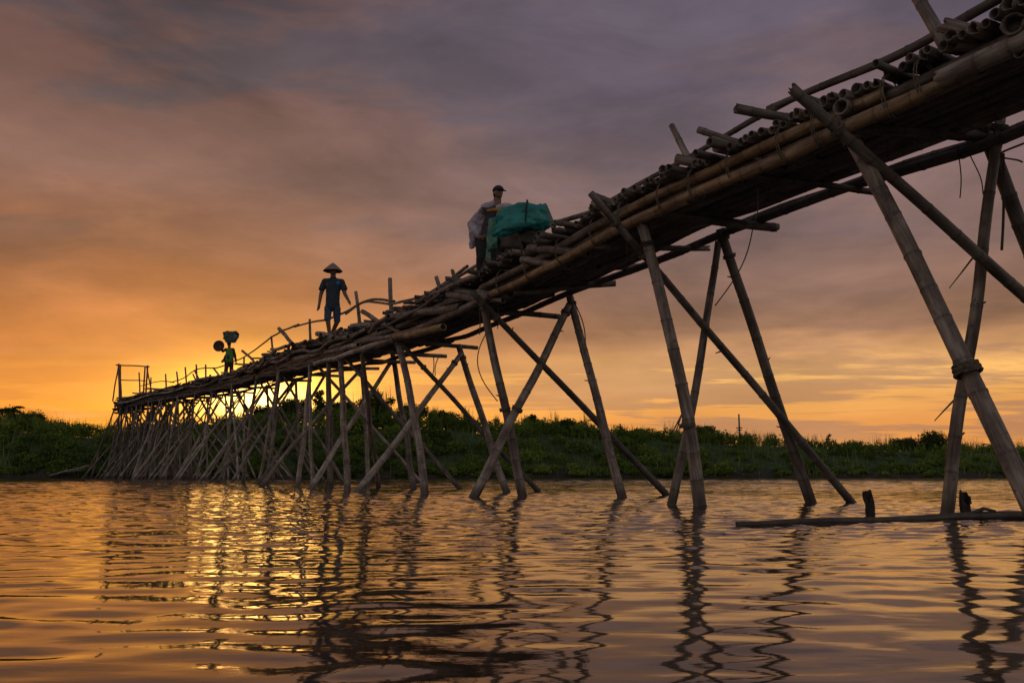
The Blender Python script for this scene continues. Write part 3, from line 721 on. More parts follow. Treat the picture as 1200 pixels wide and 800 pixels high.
# heaped long poles along the edge of the far half
s = sc(545)
cnt = 0
while s < S_END-.4:
    d = base_pt(s).y; L = rp.uniform(1.4, 3.6); r = rp.uniform(.032, .065)
    off = rp.uniform(-.16, .35); zt = slat_z(s)
    z0 = zt+(rp.uniform(-.24, .10) if s < sc(385) else rp.uniform(-.10, .14)); z1 = z0+rp.uniform(-.16, .16); L *= .8
    a = at(max(0, s-L/2), off+rp.uniform(-.3, .3), z0); b = at(min(S_END, s+L/2), off+rp.uniform(-.3, .3), z1)
    m = rp.choice([M_weather, M_pale, M_dark, M_weather])
    if cnt < 60: pole('edge_pole', [a, b], r, r*.8, m, bridge, sides=10, bow=.02)
    else: pole('edge_pole', [a, b], r, r*.8, m, bridge, sides=7, acc=acc_of('edge_pole', m), bow=.02)
    s += rp.uniform(.10, .42)*(2.0 if s < sc(400) else 1); cnt += 1
# ragged far side edge too
s = sc(560)
while s < S_END-.4:
    L = rp.uniform(1.4, 3); r = rp.uniform(.03, .055); z0 = rp.uniform(.15, slat_z(s)+.05)
    pole('edge_pole', [at(max(0, s-L/2), WID+rp.uniform(-.2, .15), z0), at(min(S_END, s+L/2), WID+rp.uniform(-.2, .15), z0+rp.uniform(-.1, .1))], r, r*.8, M_dark, bridge, sides=7, acc=acc_of('edge_pole', M_dark)); s += .35
# landing end heap
for i in range(34):
    s = S_END-rp.uniform(0, 1.6); o1, o2 = rp.uniform(-.35, .3), rp.uniform(.9, 1.7)
    pole('slat', [at(s, o1, rp.uniform(-.25, .45)), at(s+rp.uniform(-.3, .3), o2, rp.uniform(-.25, .45))], .05, .04, M_dark, bridge, sides=7, acc=acc_of('slat', M_dark))
# ---- ledgers under the deck at each bent
def ledger(s, z=-.02, a=-.1, b=FAROFF+.45, r=.058, m=M_weather, ds=0):
    return pole('ledger', [at(s, a, z), at(max(0, s+ds), b, z+rp.uniform(-.03, .05))], r, r*.9, m, bridge, sides=12)
def ledger_px(n, f, r, m):   # near end and far end from the survey
    pole('ledger', [onside(n[0], n[1], .12), P(f[0], f[1], onside(f[0], f[1], FAROFF+.25).y)], r, r*.92, m, bridge, sides=14)
ledger_px((760, 250), (912, 267), .062, M_weather)
ledger_px((690, 290), (832, 291), .042, M_weather)
ledger_px((628, 318), (754, 312), .05, M_weather)
ledger_px((580, 345), (722, 332), .055, M_weather)
ledger_px((530, 362), (656, 371), .055, M_dark)
ledger_px((860, 205), (1030, 226), .04, M_dark)
ledger_px((985, 150), (1172, 160), .06, M_dark)
for px in (1200, 465, 430, 400, 364, 327, 302, 272, 250, 233, 217, 203, 190, 168, 149): ledger(sc(px), -.06, ds=rp.uniform(-.2, .2), r=.05, m=rp.choice([M_weather, M_dark]))
for key in [k for k in accs]:
    pass
# ---- handrail on the far side
RO = WID+.05
def rail(pxs, r, m=M_weather, off=RO, sides=10):
    return pole('handrail', [onside(x, y, off) for x, y in pxs], r, r*.8, m, bridge, sides=sides)
rail([(1230, -32), (1167, 1), (1130, 22), (1080, 50), (1020, 78), (960, 104), (900, 128)], .052, M_dark, sides=14)
rail([(925, 118), (880, 142), (850, 160), (805, 185), (760, 210), (715, 235)], .042, M_weather)
rail([(735, 225), (700, 247), (640, 264), (600, 287), (556, 313), (520, 334)], .045, M_weather)
rail([(548, 312), (523, 331), (495, 348), (460, 356), (425, 353), (405, 368)], .038, M_weather)
rail([(462, 353), (440, 350), (425, 354), (408, 364), (385, 374), (362, 378), (345, 383)], .036, M_weather)
rail([(350, 380), (330, 388), (318, 395), (300, 409), (285, 419), (265, 427)], .036, M_weather)
rail([(270, 426), (254, 431), (240, 431), (228, 433), (216, 443), (200, 448)], .034, M_weather)
rail([(204, 448), (192, 446), (180, 448), (165, 452)], .03, M_weather)
def post(x0, y0, x1, y1, r, m=M_weather, off=RO, sides=10, name='rail_post'):
    pole(name, [onside(x1, y1, off), onside(x0, y0, off)], r, r*.9, m, bridge, sides=sides)
for q in [(1066, -18, 1112, 62, .066, M_weather), (787, 147, 812, 195, .052, M_weather), (638, 240, 652, 275, .05, M_weather), (417, 342, 424, 398, .055, M_weather), (457, 326, 460, 392, .06, M_weather),
          (511, 324, 520, 352, .05, M_weather), (530, 316, 537, 345, .045, M_weather), (363, 374, 364, 410, .05, M_weather), (318, 394, 320, 420, .045, M_weather), (286, 418, 286, 432, .045, M_weather),
          (241, 427, 241, 448, .045, M_weather), (230, 427, 231, 450, .05, M_weather), (217, 430, 219, 455, .045, M_weather), (207, 435, 209, 457, .045, M_weather), (194, 438, 195, 458, .045, M_weather),
          (177, 442, 176, 462, .04, M_weather), (163, 436, 164, 464, .045, M_weather), (226, 438, 234, 456, .04, M_weather)]:
    post(*q)
# ---- gate frame at the landing
for (x0, y0, x1, y1, off, r) in ((139, 426, 140, 470, 0, .055), (141, 427, 142, 470, .2, .05), (173, 428, 171, 463, WID, .055), (170, 429, 168, 463, WID-.2, .05)):
    a = P(x1, y1, 47.3 if off < 1 else 46.6); b = P(x0, y0, 47.3 if off < 1 else 46.6); pole('gate_post', [a, b], r, r*.85, M_weather, bridge, sides=8)
pole('gate_post', [P(132, 470, 47.5), P(139, 427, 47.3)], .04, .035, M_weather, bridge, sides=8)
pole('gate_post', [P(178, 462, 46.4), P(172, 430, 46.6)], .04, .035, M_weather, bridge, sides=8)
pole('gate_rail', [P(136, 427.5, 47.3), P(155, 428.5, 46.9), P(175, 429.5, 46.5)], .035, .035, M_weather, bridge, sides=8)
pole('gate_rail', [P(141, 445, 47.3), P(170, 446, 46.6)], .03, .03, M_weather, bridge, sides=8)
for (key, mn), (A, m) in list(accs.items()):
    if A.v:
        o = mesh_obj(key, A.v, A.f, m, bridge, True, {'node': A.n, 'hollow': A.h}); o['kind'] = 'stuff'
# ---- rope lashings and hanging cords
def lash(p, axis, r, n=4, h=.05, name='lashing', m=M_rope):
    ax = Vector(axis).normalized(); u = ax.orthogonal().normalized(); v = ax.cross(u); ps = []
    for i in range(n*12+1):
        an = 2*math.pi*i/12; rr = r*(1+.06*math.sin(i*1.7)); ps.append(p+ax*(h*(i/(n*12)-.5))+(u*math.cos(an)+v*math.sin(an))*rr)
    vs, fs = tube(ps, [.008]*len(ps), 5); return mesh_obj(name, vs, fs, m, bridge)
def lerp_leg(i, tpy):
    a = LEGS[i]; A = onside(a[0], a[1], SIDE[a[2]]) if i not in TOPD else P(a[0], a[1], TOPD[i]); B = Wt(a[3], a[4])
    M_ = None
    if i in MID: f_ = (MID[i][1]-a[1])/(a[4]-a[1]); M_ = P(MID[i][0], MID[i][1], A.y+(B.y-A.y)*f_)
    def on(t_):
        if M_ is None: return A.lerp(B, t_)
        f = (M_-A).dot(B-A)/(B-A).length_squared; b = (M_-A*(1-f)**2-B*f*f)/(2*f*(1-f)); return A*(1-t_)**2+b*2*t_*(1-t_)+B*t_**2
        return A.lerp(M_, t_*2) if t_ < .5 else M_.lerp(B, t_*2-1)
    best = min((abs(pyof(on(k/200))-tpy), k) for k in range(201))[1]/200
    return on(best), (B-A)
for i, py, rr in ((0, 165, .09), (6, 300, .06), (10, 372, .07), (13, 420, .075), (15, 425, .07), (14, 430, .06), (16, 432, .08), (19, 425, .075), (5, 300, .08), (4, 285, .08), (0, 430, .10), (0, 436, .105), (3, 430, .085), (1, 150, .085), (4, 285, .08), (7, 497, .075), (4, 499, .09), (5, 280, .08), (6, 262, .06), (8, 362, .085), (9, 356, .08), (11, 366, .08), (2, 152, .065), (10, 355, .065), (8, 480, .09), (11, 480, .09), (12, 405, .085), (3, 150, .07)):
    p, ax = lerp_leg(i, py); lash(p, ax, rr)
for s_, z_, h_ in [(sc(x), .12, .20) for x in (1090, 1045, 960, 915, 868, 822, 780, 735, 700, 662, 622, 585)]:
    p, t_, c = frame(s_+rp.uniform(-.1, .1)); ps = []
    for i in range(41):
        an = 2*math.pi*i/20.5; ps.append(p+c*(.03+.125*math.cos(an))+Vector((0, 0, z_+h_*math.sin(an)))+t_*(.02*math.sin(i*.3)+.012*i/10))
    vs, fs = tube(ps, [.0065]*len(ps), 5); mesh_obj('beam_tie', vs, fs, M_rope, bridge)
def cord(p0, p1, d0, d1, sag=.05, r=.006, name='cord'):
    a, b = P(p0[0], p0[1], d0), P(p1[0], p1[1], d1); ps = []
    for i in range(13):
        f = i/12; q = a.lerp(b, f); q.x += sag*math.sin(math.pi*f); q.y += .3*sag*math.sin(2*math.pi*f); ps.append(q)
    vs, fs = tube(ps, [r]*13, 5); mesh_obj(name, vs, fs, M_cord, bridge)
cord((1122, 170), (1125, 232), 8, 8, .02); cord((1135, 178), (1152, 228), 8, 8, .03); cord((1176, 180), (1174, 293), 7.6, 7.6, .01, .013)
cord((885, 250), (838, 358), 10.8, 10.5, .12, .008); cord((888, 222), (884, 262), 8.6, 8.6, .02); cord((672, 352), (686, 405), 14.2, 14.2, .06, .01)
cord((560, 352), (562, 392), 14, 14, .02, .01); cord((728, 270), (735, 300), 10.6, 10.6, .03, .009); cord((571, 388), (583, 470), 14.6, 14.6, -.25, .01)
cord((1174, 190), (1200, 168), 7.4, 7, -.1, .01); cord((1172, 184), (1198, 190), 7.4, 7, .02, .008); cord((583, 352), (583, 385), 14, 14, .02, .008)
cord((508, 418), (506, 445), 16, 16, .02, .01); cord((514, 418), (510, 440), 16, 16, -.03, .01)
def splinter(p0, p1, d, r):
    pole('splinter', [P(p0[0], p0[1], d), P(p1[0], p1[1], d+.15)], r, r*.4, M_dark, bridge, sides=7, hollow=False, gap=.3)
splinter((1128, 458), (1095, 493), 8.3, .012); splinter((1143, 298), (1112, 338), 8.0, .01); splinter((803, 478), (787, 508), 10.3, .014); splinter((798, 488), (790, 512), 10.2, .01)

# ------------------------------------------------------------ floating pole and stumps
def build_float():
    path = [Wt(862, 617), Wt(960, 613), Wt(1060, 609.5), Wt(1140, 608), Wt(1230, 607), Wt(1400, 605)]
    for i, p in enumerate(path): p.z = [.014, .016, .02, .02, .02, .018][i]
    t = thing('floating_pole', 'long mossy bamboo pole floating level on the water at the lower right', 'bamboo pole', path[0])
    ps = [p-path[0] for p in path]
    o = pole('stem', ps, .022, .047, M_weather, t, gap=.42, sides=14); 
    q = path[3]-path[0]; pole('snag', [q+Vector((.0, 0, .03)), q+Vector((.12, -.02, .085)), q+Vector((.2, -.02, .05))], .02, .012, M_dark, t, hollow=False)
build_float()
def stump(px, py, h, w_, lab, seed):
    b = Wt(px, py); r = random.Random(seed); sides = 18; t = thing('stump', lab, 'stump', b, 'broken stumps in the water')
    vs, fs = [], []
    rows = 8
    tops = [h*(.45+.55*abs(math.sin(k*2*math.pi/sides*.5+seed))**1.6+r.uniform(-.12, .10)) for k in range(sides)]
    for i in range(rows+1):
        f = i/rows
        for k in range(sides):
            an = 2*math.pi*k/sides; rr = w_*(1-.12*f)*(1+.12*math.sin(an*3+seed)+.08*math.sin(f*7+an*2)); z = -.3+(tops[k]+.3)*f
            vs.append((rr*math.cos(an)-.035*f+.012*math.sin(f*9+seed), rr*math.sin(an), z))
    for i in range(rows):
        for k in range(sides): a = i*sides+k; c = i*sides+(k+1) % sides; fs.append((a, c, c+sides, a+sides))
    n0 = len(vs)
    for k in range(sides):
        an = 2*math.pi*k/sides; vs.append((w_*.55*math.cos(an), w_*.55*math.sin(an), h*.45))
    for k in range(sides): a = rows*sides+k; c = rows*sides+(k+1) % sides; fs.append((a, c, n0+(k+1) % sides, n0+k))
    fs.append(tuple(n0+k for k in range(sides)))
    mesh_obj('wood', vs, fs, cloth('rotten_wood', (.02, .014, .010), (.06, .045, .032), 14, .9, 1.0, 25), t, False)
stump(1022, 600, .23, .052, 'short broken stump in the water behind the left part of the floating pole', 1)
stump(1136, 604, .25, .055, 'taller jagged dark stump between the two big legs at right', 4)
def driftwood():
    a = P(58, 557, 49.2); t = thing('driftwood_pole', 'bleached pole lying from the water up to the bridge foot at left', 'driftwood', (a.x, a.y, 0))
    pole('stem', [Vector((0, 0, a.z)), P(105, 545, 48.6)-Vector((a.x, a.y, 0))], .06, .05, M_pale, t, sides=10)
    pole('branch', [P(78, 553, 49)-Vector((a.x, a.y, 0)), P(100, 549, 48)-Vector((a.x, a.y, 0))], .03, .02, M_pale, t, sides=8)
driftwood()

# ------------------------------------------------------------ people
def skin_mesh(name, verts, edges, radii, sub=2, voxel=None, extra=None, mat=None, parent=None, disp=0.0):
    """limbs as tapered sweeps, fused into one continuous skin and smoothed"""
    geo = []
    R2 = [(r_, r_) if not isinstance(r_, tuple) else r_ for r_ in radii]
    for a, b in edges:
        A, B = Vector(verts[a]), Vector(verts[b]); L = (B-A).length; n = max(2, int(L/.022))
        for i in range(n+1):
            f = i/n; g = f*f*(3-2*f) if max(R2[a]+R2[b]) > .09 else f
            rx = (R2[a][0]+(R2[b][0]-R2[a][0])*g)*1.09; ry = R2[a][1]+(R2[b][1]-R2[a][1])*g
            geo.append(ellip(A.lerp(B, f), (rx, ry, min(rx, ry)*.95), 12, 8))
    if extra: geo += extra
    vs, fs = joined(geo)
    me = bpy.data.meshes.new(name); me.from_pydata([tuple(v) for v in vs], [], fs); me.update()
    o = bpy.data.objects.new(name, me); COL.objects.link(o)
    rm = o.modifiers.new('re', 'REMESH'); rm.mode = 'VOXEL'; rm.voxel_size = voxel or .010; rm.use_smooth_shade = True
    sm = o.modifiers.new('sm', 'SMOOTH'); sm.factor = .5; sm.iterations = 5 if name != 'body' else 2
    dg = bpy.context.evaluated_depsgraph_get(); dg.update()
    ev2 = bpy.data.meshes.new_from_object(o.evaluated_get(dg)); bpy.data.objects.remove(o)
    bm = bmesh.new(); bm.from_mesh(ev2); bm.verts.ensure_lookup_table()      # keep only the outer skin
    seen = set(); best = []
    for v in bm.verts:
        if v.index in seen: continue
        st = [v]; seen.add(v.index); comp = []
        while st:
            u = st.pop(); comp.append(u)
            for e in u.link_edges:
                q = e.other_vert(u)
                if q.index not in seen: seen.add(q.index); st.append(q)
        if len(comp) > len(best): best = comp
    keep = set(v.index for v in best); bmesh.ops.delete(bm, geom=[v for v in bm.verts if v.index not in keep], context='VERTS')
    bm.to_mesh(ev2); bm.free()
    o = bpy.data.objects.new(name, ev2); COL.objects.link(o)
    if disp:
        for v in o.data.vertices:
            n_ = noise.noise_vector(v.co*8)*disp+noise.noise_vector(v.co*19)*disp*.5; v.co += n_
    o.data.polygons.foreach_set('use_smooth', [True]*len(o.data.polygons))
    o.data.materials.clear(); o.data.materials.append(mat); o.parent = parent
    return o
def ellip(c, r, n=14, m=9, rot=None, fn=None):
    vs, fs = [], []
    for j in range(m+1):
        th = math.pi*j/m
        for i in range(n):
            ph = 2*math.pi*i/n; p = Vector((math.sin(th)*math.cos(ph), math.sin(th)*math.sin(ph), math.cos(th)))
            if fn: p = fn(p)
            p = Vector((p.x*r[0], p.y*r[1], p.z*r[2]))
            if rot: p = rot @ p
            vs.append(Vector(c)+p)
    for j in range(m):
        for i in range(n): a = j*n+i; b = j*n+(i+1) % n; fs.append((a, a+n, b+n, b))
    return vs, fs
def hand(wrist, dirv, side, scale=1.0, curl=.6):
    """skinned palm and five fingers; returns tubes"""
    d = Vector(dirv).normalized(); s_ = Vector(side); s_ = (s_-d*s_.dot(d)).normalized(); n_ = d.cross(s_)
    W_ = Vector(wrist); out = [tube([W_-d*.02, W_+d*.03*scale, W_+d*.09*scale], [.028*scale, .038*scale, .034*scale], 8)]
    for k, (o, L) in enumerate(((-.03, .062), (-.01, .075), (.011, .07), (.03, .055))):
        b = W_+d*.08*scale+s_*o*scale; p1 = b+d*L*.45*scale; d2 = (d+n_*curl).normalized(); p2 = p1+d2*L*.35*scale; d3 = (d+n_*curl*2.2).normalized(); p3 = p2+d3*L*.3*scale
        out.append(tube([b-d*.02, p1, p2, p3], [.0105*scale, .010*scale, .009*scale, .007*scale], 6))
    b = W_+d*.03*scale-s_*.028*scale; dt = (d-s_*.9+n_*.3).normalized(); p1 = b+dt*.035*scale; p2 = p1+(d-s_*.2+n_*.5).normalized()*.03*scale
    out.append(tube([b, p1, p2], [.014*scale, .012*scale, .009*scale], 6))
    return out
def head_geo(c, yaw, pitch=0.0, s=1.0):
    rot = Matrix.Rotation(yaw, 3, 'Z') @ Matrix.Rotation(pitch, 3, 'X')   # face looks to -Y before turning
    def jaw(p):
        q = p.copy()
        if q.z < 0: q.x *= 1-.28*(-q.z)**1.3; q.y = q.y*(1-.15*(-q.z))-.08*(-q.z)
        return q
    g = [ellip(c, (.078*s, .098*s, .118*s), 18, 12, rot, jaw)]
    P_ = lambda x, y, z: Vector(c)+rot @ Vector((x*s, y*s, z*s))
    g.append(tube([P_(0, -.085, .02), P_(0, -.108, -.018), P_(0, -.095, -.032)], [.010*s, .017*s, .008*s], 6))      # nose
    g.append(tube([P_(-.028, -.086, -.062), P_(0, -.098, -.06), P_(.028, -.086, -.062)], [.008*s, .012*s, .008*s], 6))   # lips
    g.append(tube([P_(-.05, -.078, .028), P_(-.02, -.096, .034), P_(.02, -.096, .034), P_(.05, -.078, .028)], [.008*s]*4, 6))  # brow
    for k in (-1, 1): g.append(ellip(P_(k*.03, -.086, .008), (.013*s, .010*s, .008*s), 8, 6)); g.append(ellip(P_(k*.078, .01, -.005), (.012*s, .022*s, .032*s), 8, 6, rot))
    return g
def hair_cap(c, yaw, mat, parent, s=1.0, low=-.15):
    rot = Matrix.Rotation(yaw, 3, 'Z'); vs, fs = ellip(c, (.086*s, .106*s, .126*s), 20, 12, rot)
    cc = Vector(c); keep = [((rot.inverted() @ (v-cc)).z > s*(.05 if (rot.inverted() @ (v-cc)).y < -.02 else low*.5)) for v in vs]
    fs = [f for f in fs if all(keep[i] for i in f)]
    o = mesh_obj('hair', vs, fs, mat, parent); md = o.modifiers.new('t', 'SOLIDIFY'); md.thickness = .01; return o
M_hair = cloth('hair', (.01, .008, .007), (.02, .016, .013))

def deck_pt(px, off):
    s = sc(px, off); p = at(s, off, slat_z(s)+.06); return p

# --- man in conical hat, walking towards the camera
def hat_man():
    feet = deck_pt(389, .55); D = feet.y
    t = thing('person', 'man in a conical straw hat, dark blue T-shirt and blue shorts walking along the bridge', 'person', feet, None)
    L = lambda px, py, dy=0: P(px, py, D+dy)-feet
    zf = L(388, 397).z
    sh = -zf*0
    def J(px, py, dy=0):
        v = L(px, py, dy); return v
    pel = J(389.5, 358); sp1 = J(390, 348); ch = J(390.5, 335); nk = J(390.3, 326, -.0); hb = J(390.5, 321, -.01)
    ls, rs = J(381, 329.5), J(400, 330)
    le, re_ = J(376, 345, .05), J(404.3, 344.5, .0); lw, rw = J(373.9, 357.5, -.07), J(408.6, 352.5, -.16)
    lh, rh = J(384.8, 361), J(394.6, 361.5); lk, rk = J(384.2, 375, -.10), J(395, 377, .02); la, ra = J(386.3, 392.5, -.03), J(388.3, 392.5, .2)
    for v in (la, ra): v.z = max(v.z, .07)
    lt, rt = la+Vector((-.02, -.16, -.045)), ra+Vector((.0, -.14, -.045))
    V_ = [pel, sp1, ch, nk, hb, ls, le, lw, rs, re_, rw, lh, lk, la, lt, rh, rk, ra, rt]
    E_ = [(0, 1), (1, 2), (2, 3), (3, 4), (2, 5), (5, 6), (6, 7), (2, 8), (8, 9), (9, 10), (0, 11), (11, 12), (12, 13), (13, 14), (0, 15), (15, 16), (16, 17), (17, 18)]
    r_ = [(.15, .11), (.135, .10), (.155, .11), .072, .070, .068, .052, .036, .068, .052, .036, .09, .066, .046, .036, .09, .066, .046, .036]
    hc = J(390.6, 317.6, -.03)
    ex = head_geo(hc, .15, 0, 1.12)+hand(lw, lw-le+Vector((0, -.02, -.02)), (0, -1, 0), 1.2, .8)+hand(rw, rw-re_, (0, -1, 0), 1.12, .5)
    skin_mesh('body', V_, E_, r_, 2, .011, ex, M_skin, t)
    M_shirt = cloth('navy_cotton', (.020, .028, .040), (.035, .045, .062), 7); M_short = cloth('blue_shorts', (.022, .042, .080), (.045, .080, .140), 9)
    hem = J(389.8, 359.5); mid = J(390, 347); 
    le2 = ls.lerp(le, .55)+Vector((-.02, 0, 0)); re2 = rs.lerp(re_, .55)+Vector((.02, 0, 0))
    yoke = J(390.3, 330.2)
    skin_mesh('shirt', [mid, hem, J(390.5, 336), yoke, ls, le2, rs, re2, J(390.3, 326.6)], [(0, 1), (0, 2), (2, 3), (3, 4), (4, 5), (3, 6), (6, 7), (3, 8)],
              [(.18, .135), (.19, .14), (.195, .14), (.15, .115), .088, .088, .088, .088, .09], 2, .010, None, M_shirt, t, .008)
    b = J(396.3, 331.5, -.165); vs, fs = ellip(b, (.055, .012, .06), 16, 6)
    mesh_obj('shirt_emblem', vs, fs, cloth('blue_print', (.01, .13, .32), (.015, .18, .42)), t)
    k1, k2 = lh.lerp(lk, .92), rh.lerp(rk, .9)
    skin_mesh('shorts', [J(389.5, 357), lh, k1+Vector((-.01, 0, 0)), rh, k2], [(0, 1), (1, 2), (0, 3), (3, 4)], [(.155, .12), .105, .088, .105, .088], 2, .012, None, M_short, t, .010)
    hair_cap(hc, .15, M_hair, t, 1.12)
    # hat
    m, tt, bb = new_mat('woven_straw'); co = tt.n.new('ShaderNodeTexCoord').outputs['Object']
    wv = tt.n.new('ShaderNodeTexWave'); wv.inputs['Scale'].default_value = 22; wv.bands_direction = 'Z'; tt.l.new(co, wv.inputs['Vector']); wv.inputs['Distortion'].default_value = 1
    tt.l.new(tt.ramp(wv.outputs[1], [(0, (.13, .10, .075, 1)), (1, (.27, .22, .17, 1))]), bb.inputs['Base Color']); bb.inputs['Roughness'].default_value = .8
    apex = J(390.3, 307.8, -.03); brim = J(390.8, 317.6, -.03).z; R_ = .275; rows = 9; n = 36; vs, fs = [], []
    for i in range(rows+1):
        f = i/rows; rr = R_*f**.93; z = apex.z+(brim-apex.z)*(f**1.12)
        if i == 0: rr = .004
        for k in range(n):
            a = 2*math.pi*k/n; vs.append((apex.x+rr*math.cos(a), apex.y+rr*math.sin(a), z+(.006*math.sin(5*a) if i == rows else 0)))
    for i in range(rows):
        for k in range(n): a = i*n+k; b_ = i*n+(k+1) % n; fs.append((a, a+n, b_+n, b_))
    h = mesh_obj('hat', vs, fs, m, t); md = h.modifiers.new('t', 'SOLIDIFY'); md.thickness = .012; md.offset = -1
hat_man()

# --- man in a cap behind the teal bundle
def cap_man():
    feet = deck_pt(566, .62); D = feet.y
    t = thing('person', 'man in a navy cap and open lilac jacket standing behind the teal bundle', 'person', feet, None)
    J = lambda px, py, dy=0: P(px, py, D+dy)-feet
    pel = J(571, 279); sp1 = J(573, 266); ch = J(579, 252); nk = J(582.5, 240); hb = J(583, 233)
    ls, rs = J(566.8, 246, -.02), J(595.5, 246, .05)
    le, re_ = J(554.5, 263.5, .04), J(604, 262, -.10); lw, rw = J(563, 279, -.10), J(601, 262, -.32)
    lh, rh = J(565, 284), J(577, 284, .05); lk, rk = J(563.5, 303, -.03), J(580, 302, -.05); la, ra = J(563, 321, .06), J(581, 318, .04)
    la.z = .08; ra.z = ra.z*0+.12
    lt, rt = la+Vector((.05, -.15, -.04)), ra+Vector((.06, -.13, -.04))
    V_ = [pel, sp1, ch, nk, hb, ls, le, lw, rs, re_, rw, lh, lk, la, lt, rh, rk, ra, rt]
    E_ = [(0, 1), (1, 2), (2, 3), (3, 4), (2, 5), (5, 6), (6, 7), (2, 8), (8, 9), (9, 10), (0, 11), (11, 12), (12, 13), (13, 14), (0, 15), (15, 16), (16, 17), (17, 18)]
    r_ = [(.15, .11), (.135, .10), (.155, .11), .072, .070, .068, .052, .036, .068, .052, .036, .09, .066, .046, .036, .09, .066, .046, .036]
    hc = J(583.8, 226.5, -.03)
    ex = head_geo(hc, .55, .12, 1.08)+hand(lw, Vector((.6, -.5, .1)), (0, 0, 1), 1, .7)+hand(rw, Vector((.2, -.8, -.1)), (1, 0, 0), 1, .7)
    skin_mesh('body', V_, E_, r_, 2, .010, ex, M_skin, t)
    M_jac = cloth('lilac_cotton', (.26, .22, .25), (.42, .36, .41), 5, .85, .9, 9); M_tr = cloth('black_trousers', (.010, .010, .012), (.022, .020, .022))
    M_tee = cloth('dark_tee', (.02, .022, .03), (.04, .04, .05))
    skin_mesh('t_shirt', [J(575, 265), J(572, 281), J(580, 251), J(582.5, 241), ls, rs], [(0, 1), (0, 2), (2, 3), (2, 4), (2, 5)], [(.155, .13), (.165, .135), (.16, .135), .07, .07, .07], 2, .012, None, M_tee, t, .008)
    skin_mesh('trousers', [J(571, 280), lh, lk, la+Vector((0, 0, .03)), rh, rk, ra+Vector((0, 0, .03))], [(0, 1), (1, 2), (2, 3), (0, 4), (4, 5), (5, 6)], [(.155, .125), .115, .085, .075, .115, .085, .075], 2, .012, None, M_tr, t, .008)
    # jacket: sleeves plus an open flaring back and left panel
    skin_mesh('jacket', [J(581, 238.5, .02), J(569, 244.5, .02), J(553.5, 262.5, .04), J(555.5, 272, -.02), J(551.5, 291.5, .02), J(576, 247, .06), J(568, 261, .09), J(563, 274, .09), J(556, 287, .06), J(561, 277, -.06)],
              [(0, 1), (1, 2), (2, 3), (3, 4), (0, 5), (5, 6), (6, 7), (7, 8), (8, 4), (2, 6), (3, 7), (3, 9)],
              [.085, .10, .088, .088, .022, (.16, .11), (.14, .10), (.105, .085), (.055, .05), .045], 2, .010, None, M_jac, t, .022)
    skin_mesh('sleeve', [rs, re_, rw.lerp(re_, .35)], [(0, 1), (1, 2)], [.08, .075, .06], 2, .012, None, M_jac, t, .012)
    vs, fs = ellip(J(592.5, 243.5, -.12), (.185, .10, .085), 16, 10); vs = [v+noise.noise_vector(v*9)*.02 for v in vs]; mesh_obj('shawl', vs, fs, cloth('pale_shawl', (.30, .27, .29), (.46, .42, .42), 5), t)
    vs, fs = ellip(J(581, 246.8, -.34), (.17, .06, .04), 16, 8); vs = [v+noise.noise_vector(v*12)*.015 for v in vs]; mesh_obj('scarf', vs, fs, cloth('orange_scarf', (.35, .13, .03), (.48, .26, .05), 7), t)
    hair_cap(hc, .55, M_hair, t, 1.08)
    M_cap = cloth('navy_cap', (.010, .014, .035), (.018, .025, .06)); yaw = .55; rot = Matrix.Rotation(yaw, 3, 'Z')
    vs, fs = ellip(hc+Vector((0, .005, .05)), (.105, .124, .104), 22, 12, rot); keep = [(v-hc).z > .035 for v in vs]; fs = [f for f in fs if all(keep[i] for i in f)]
    bv, bf = [], []; n = 12
    for k in range(n+1):
        a = -math.pi*.5+(k/n-.5)*1.9
        for rr, z in ((.085, .052), (.165, .034)):
            bv.append(hc+rot @ Vector((math.cos(a)*rr*.9, math.sin(a)*rr, z)))
    for k in range(n): bf.append((2*k, 2*k+1, 2*k+3, 2*k+2))
    v2, f2 = joined([(vs, fs), (bv, bf)]); o = mesh_obj('cap', v2, f2, M_cap, t); md = o.modifiers.new('t', 'SOLIDIFY'); md.thickness = .008
    return feet
cap_man()

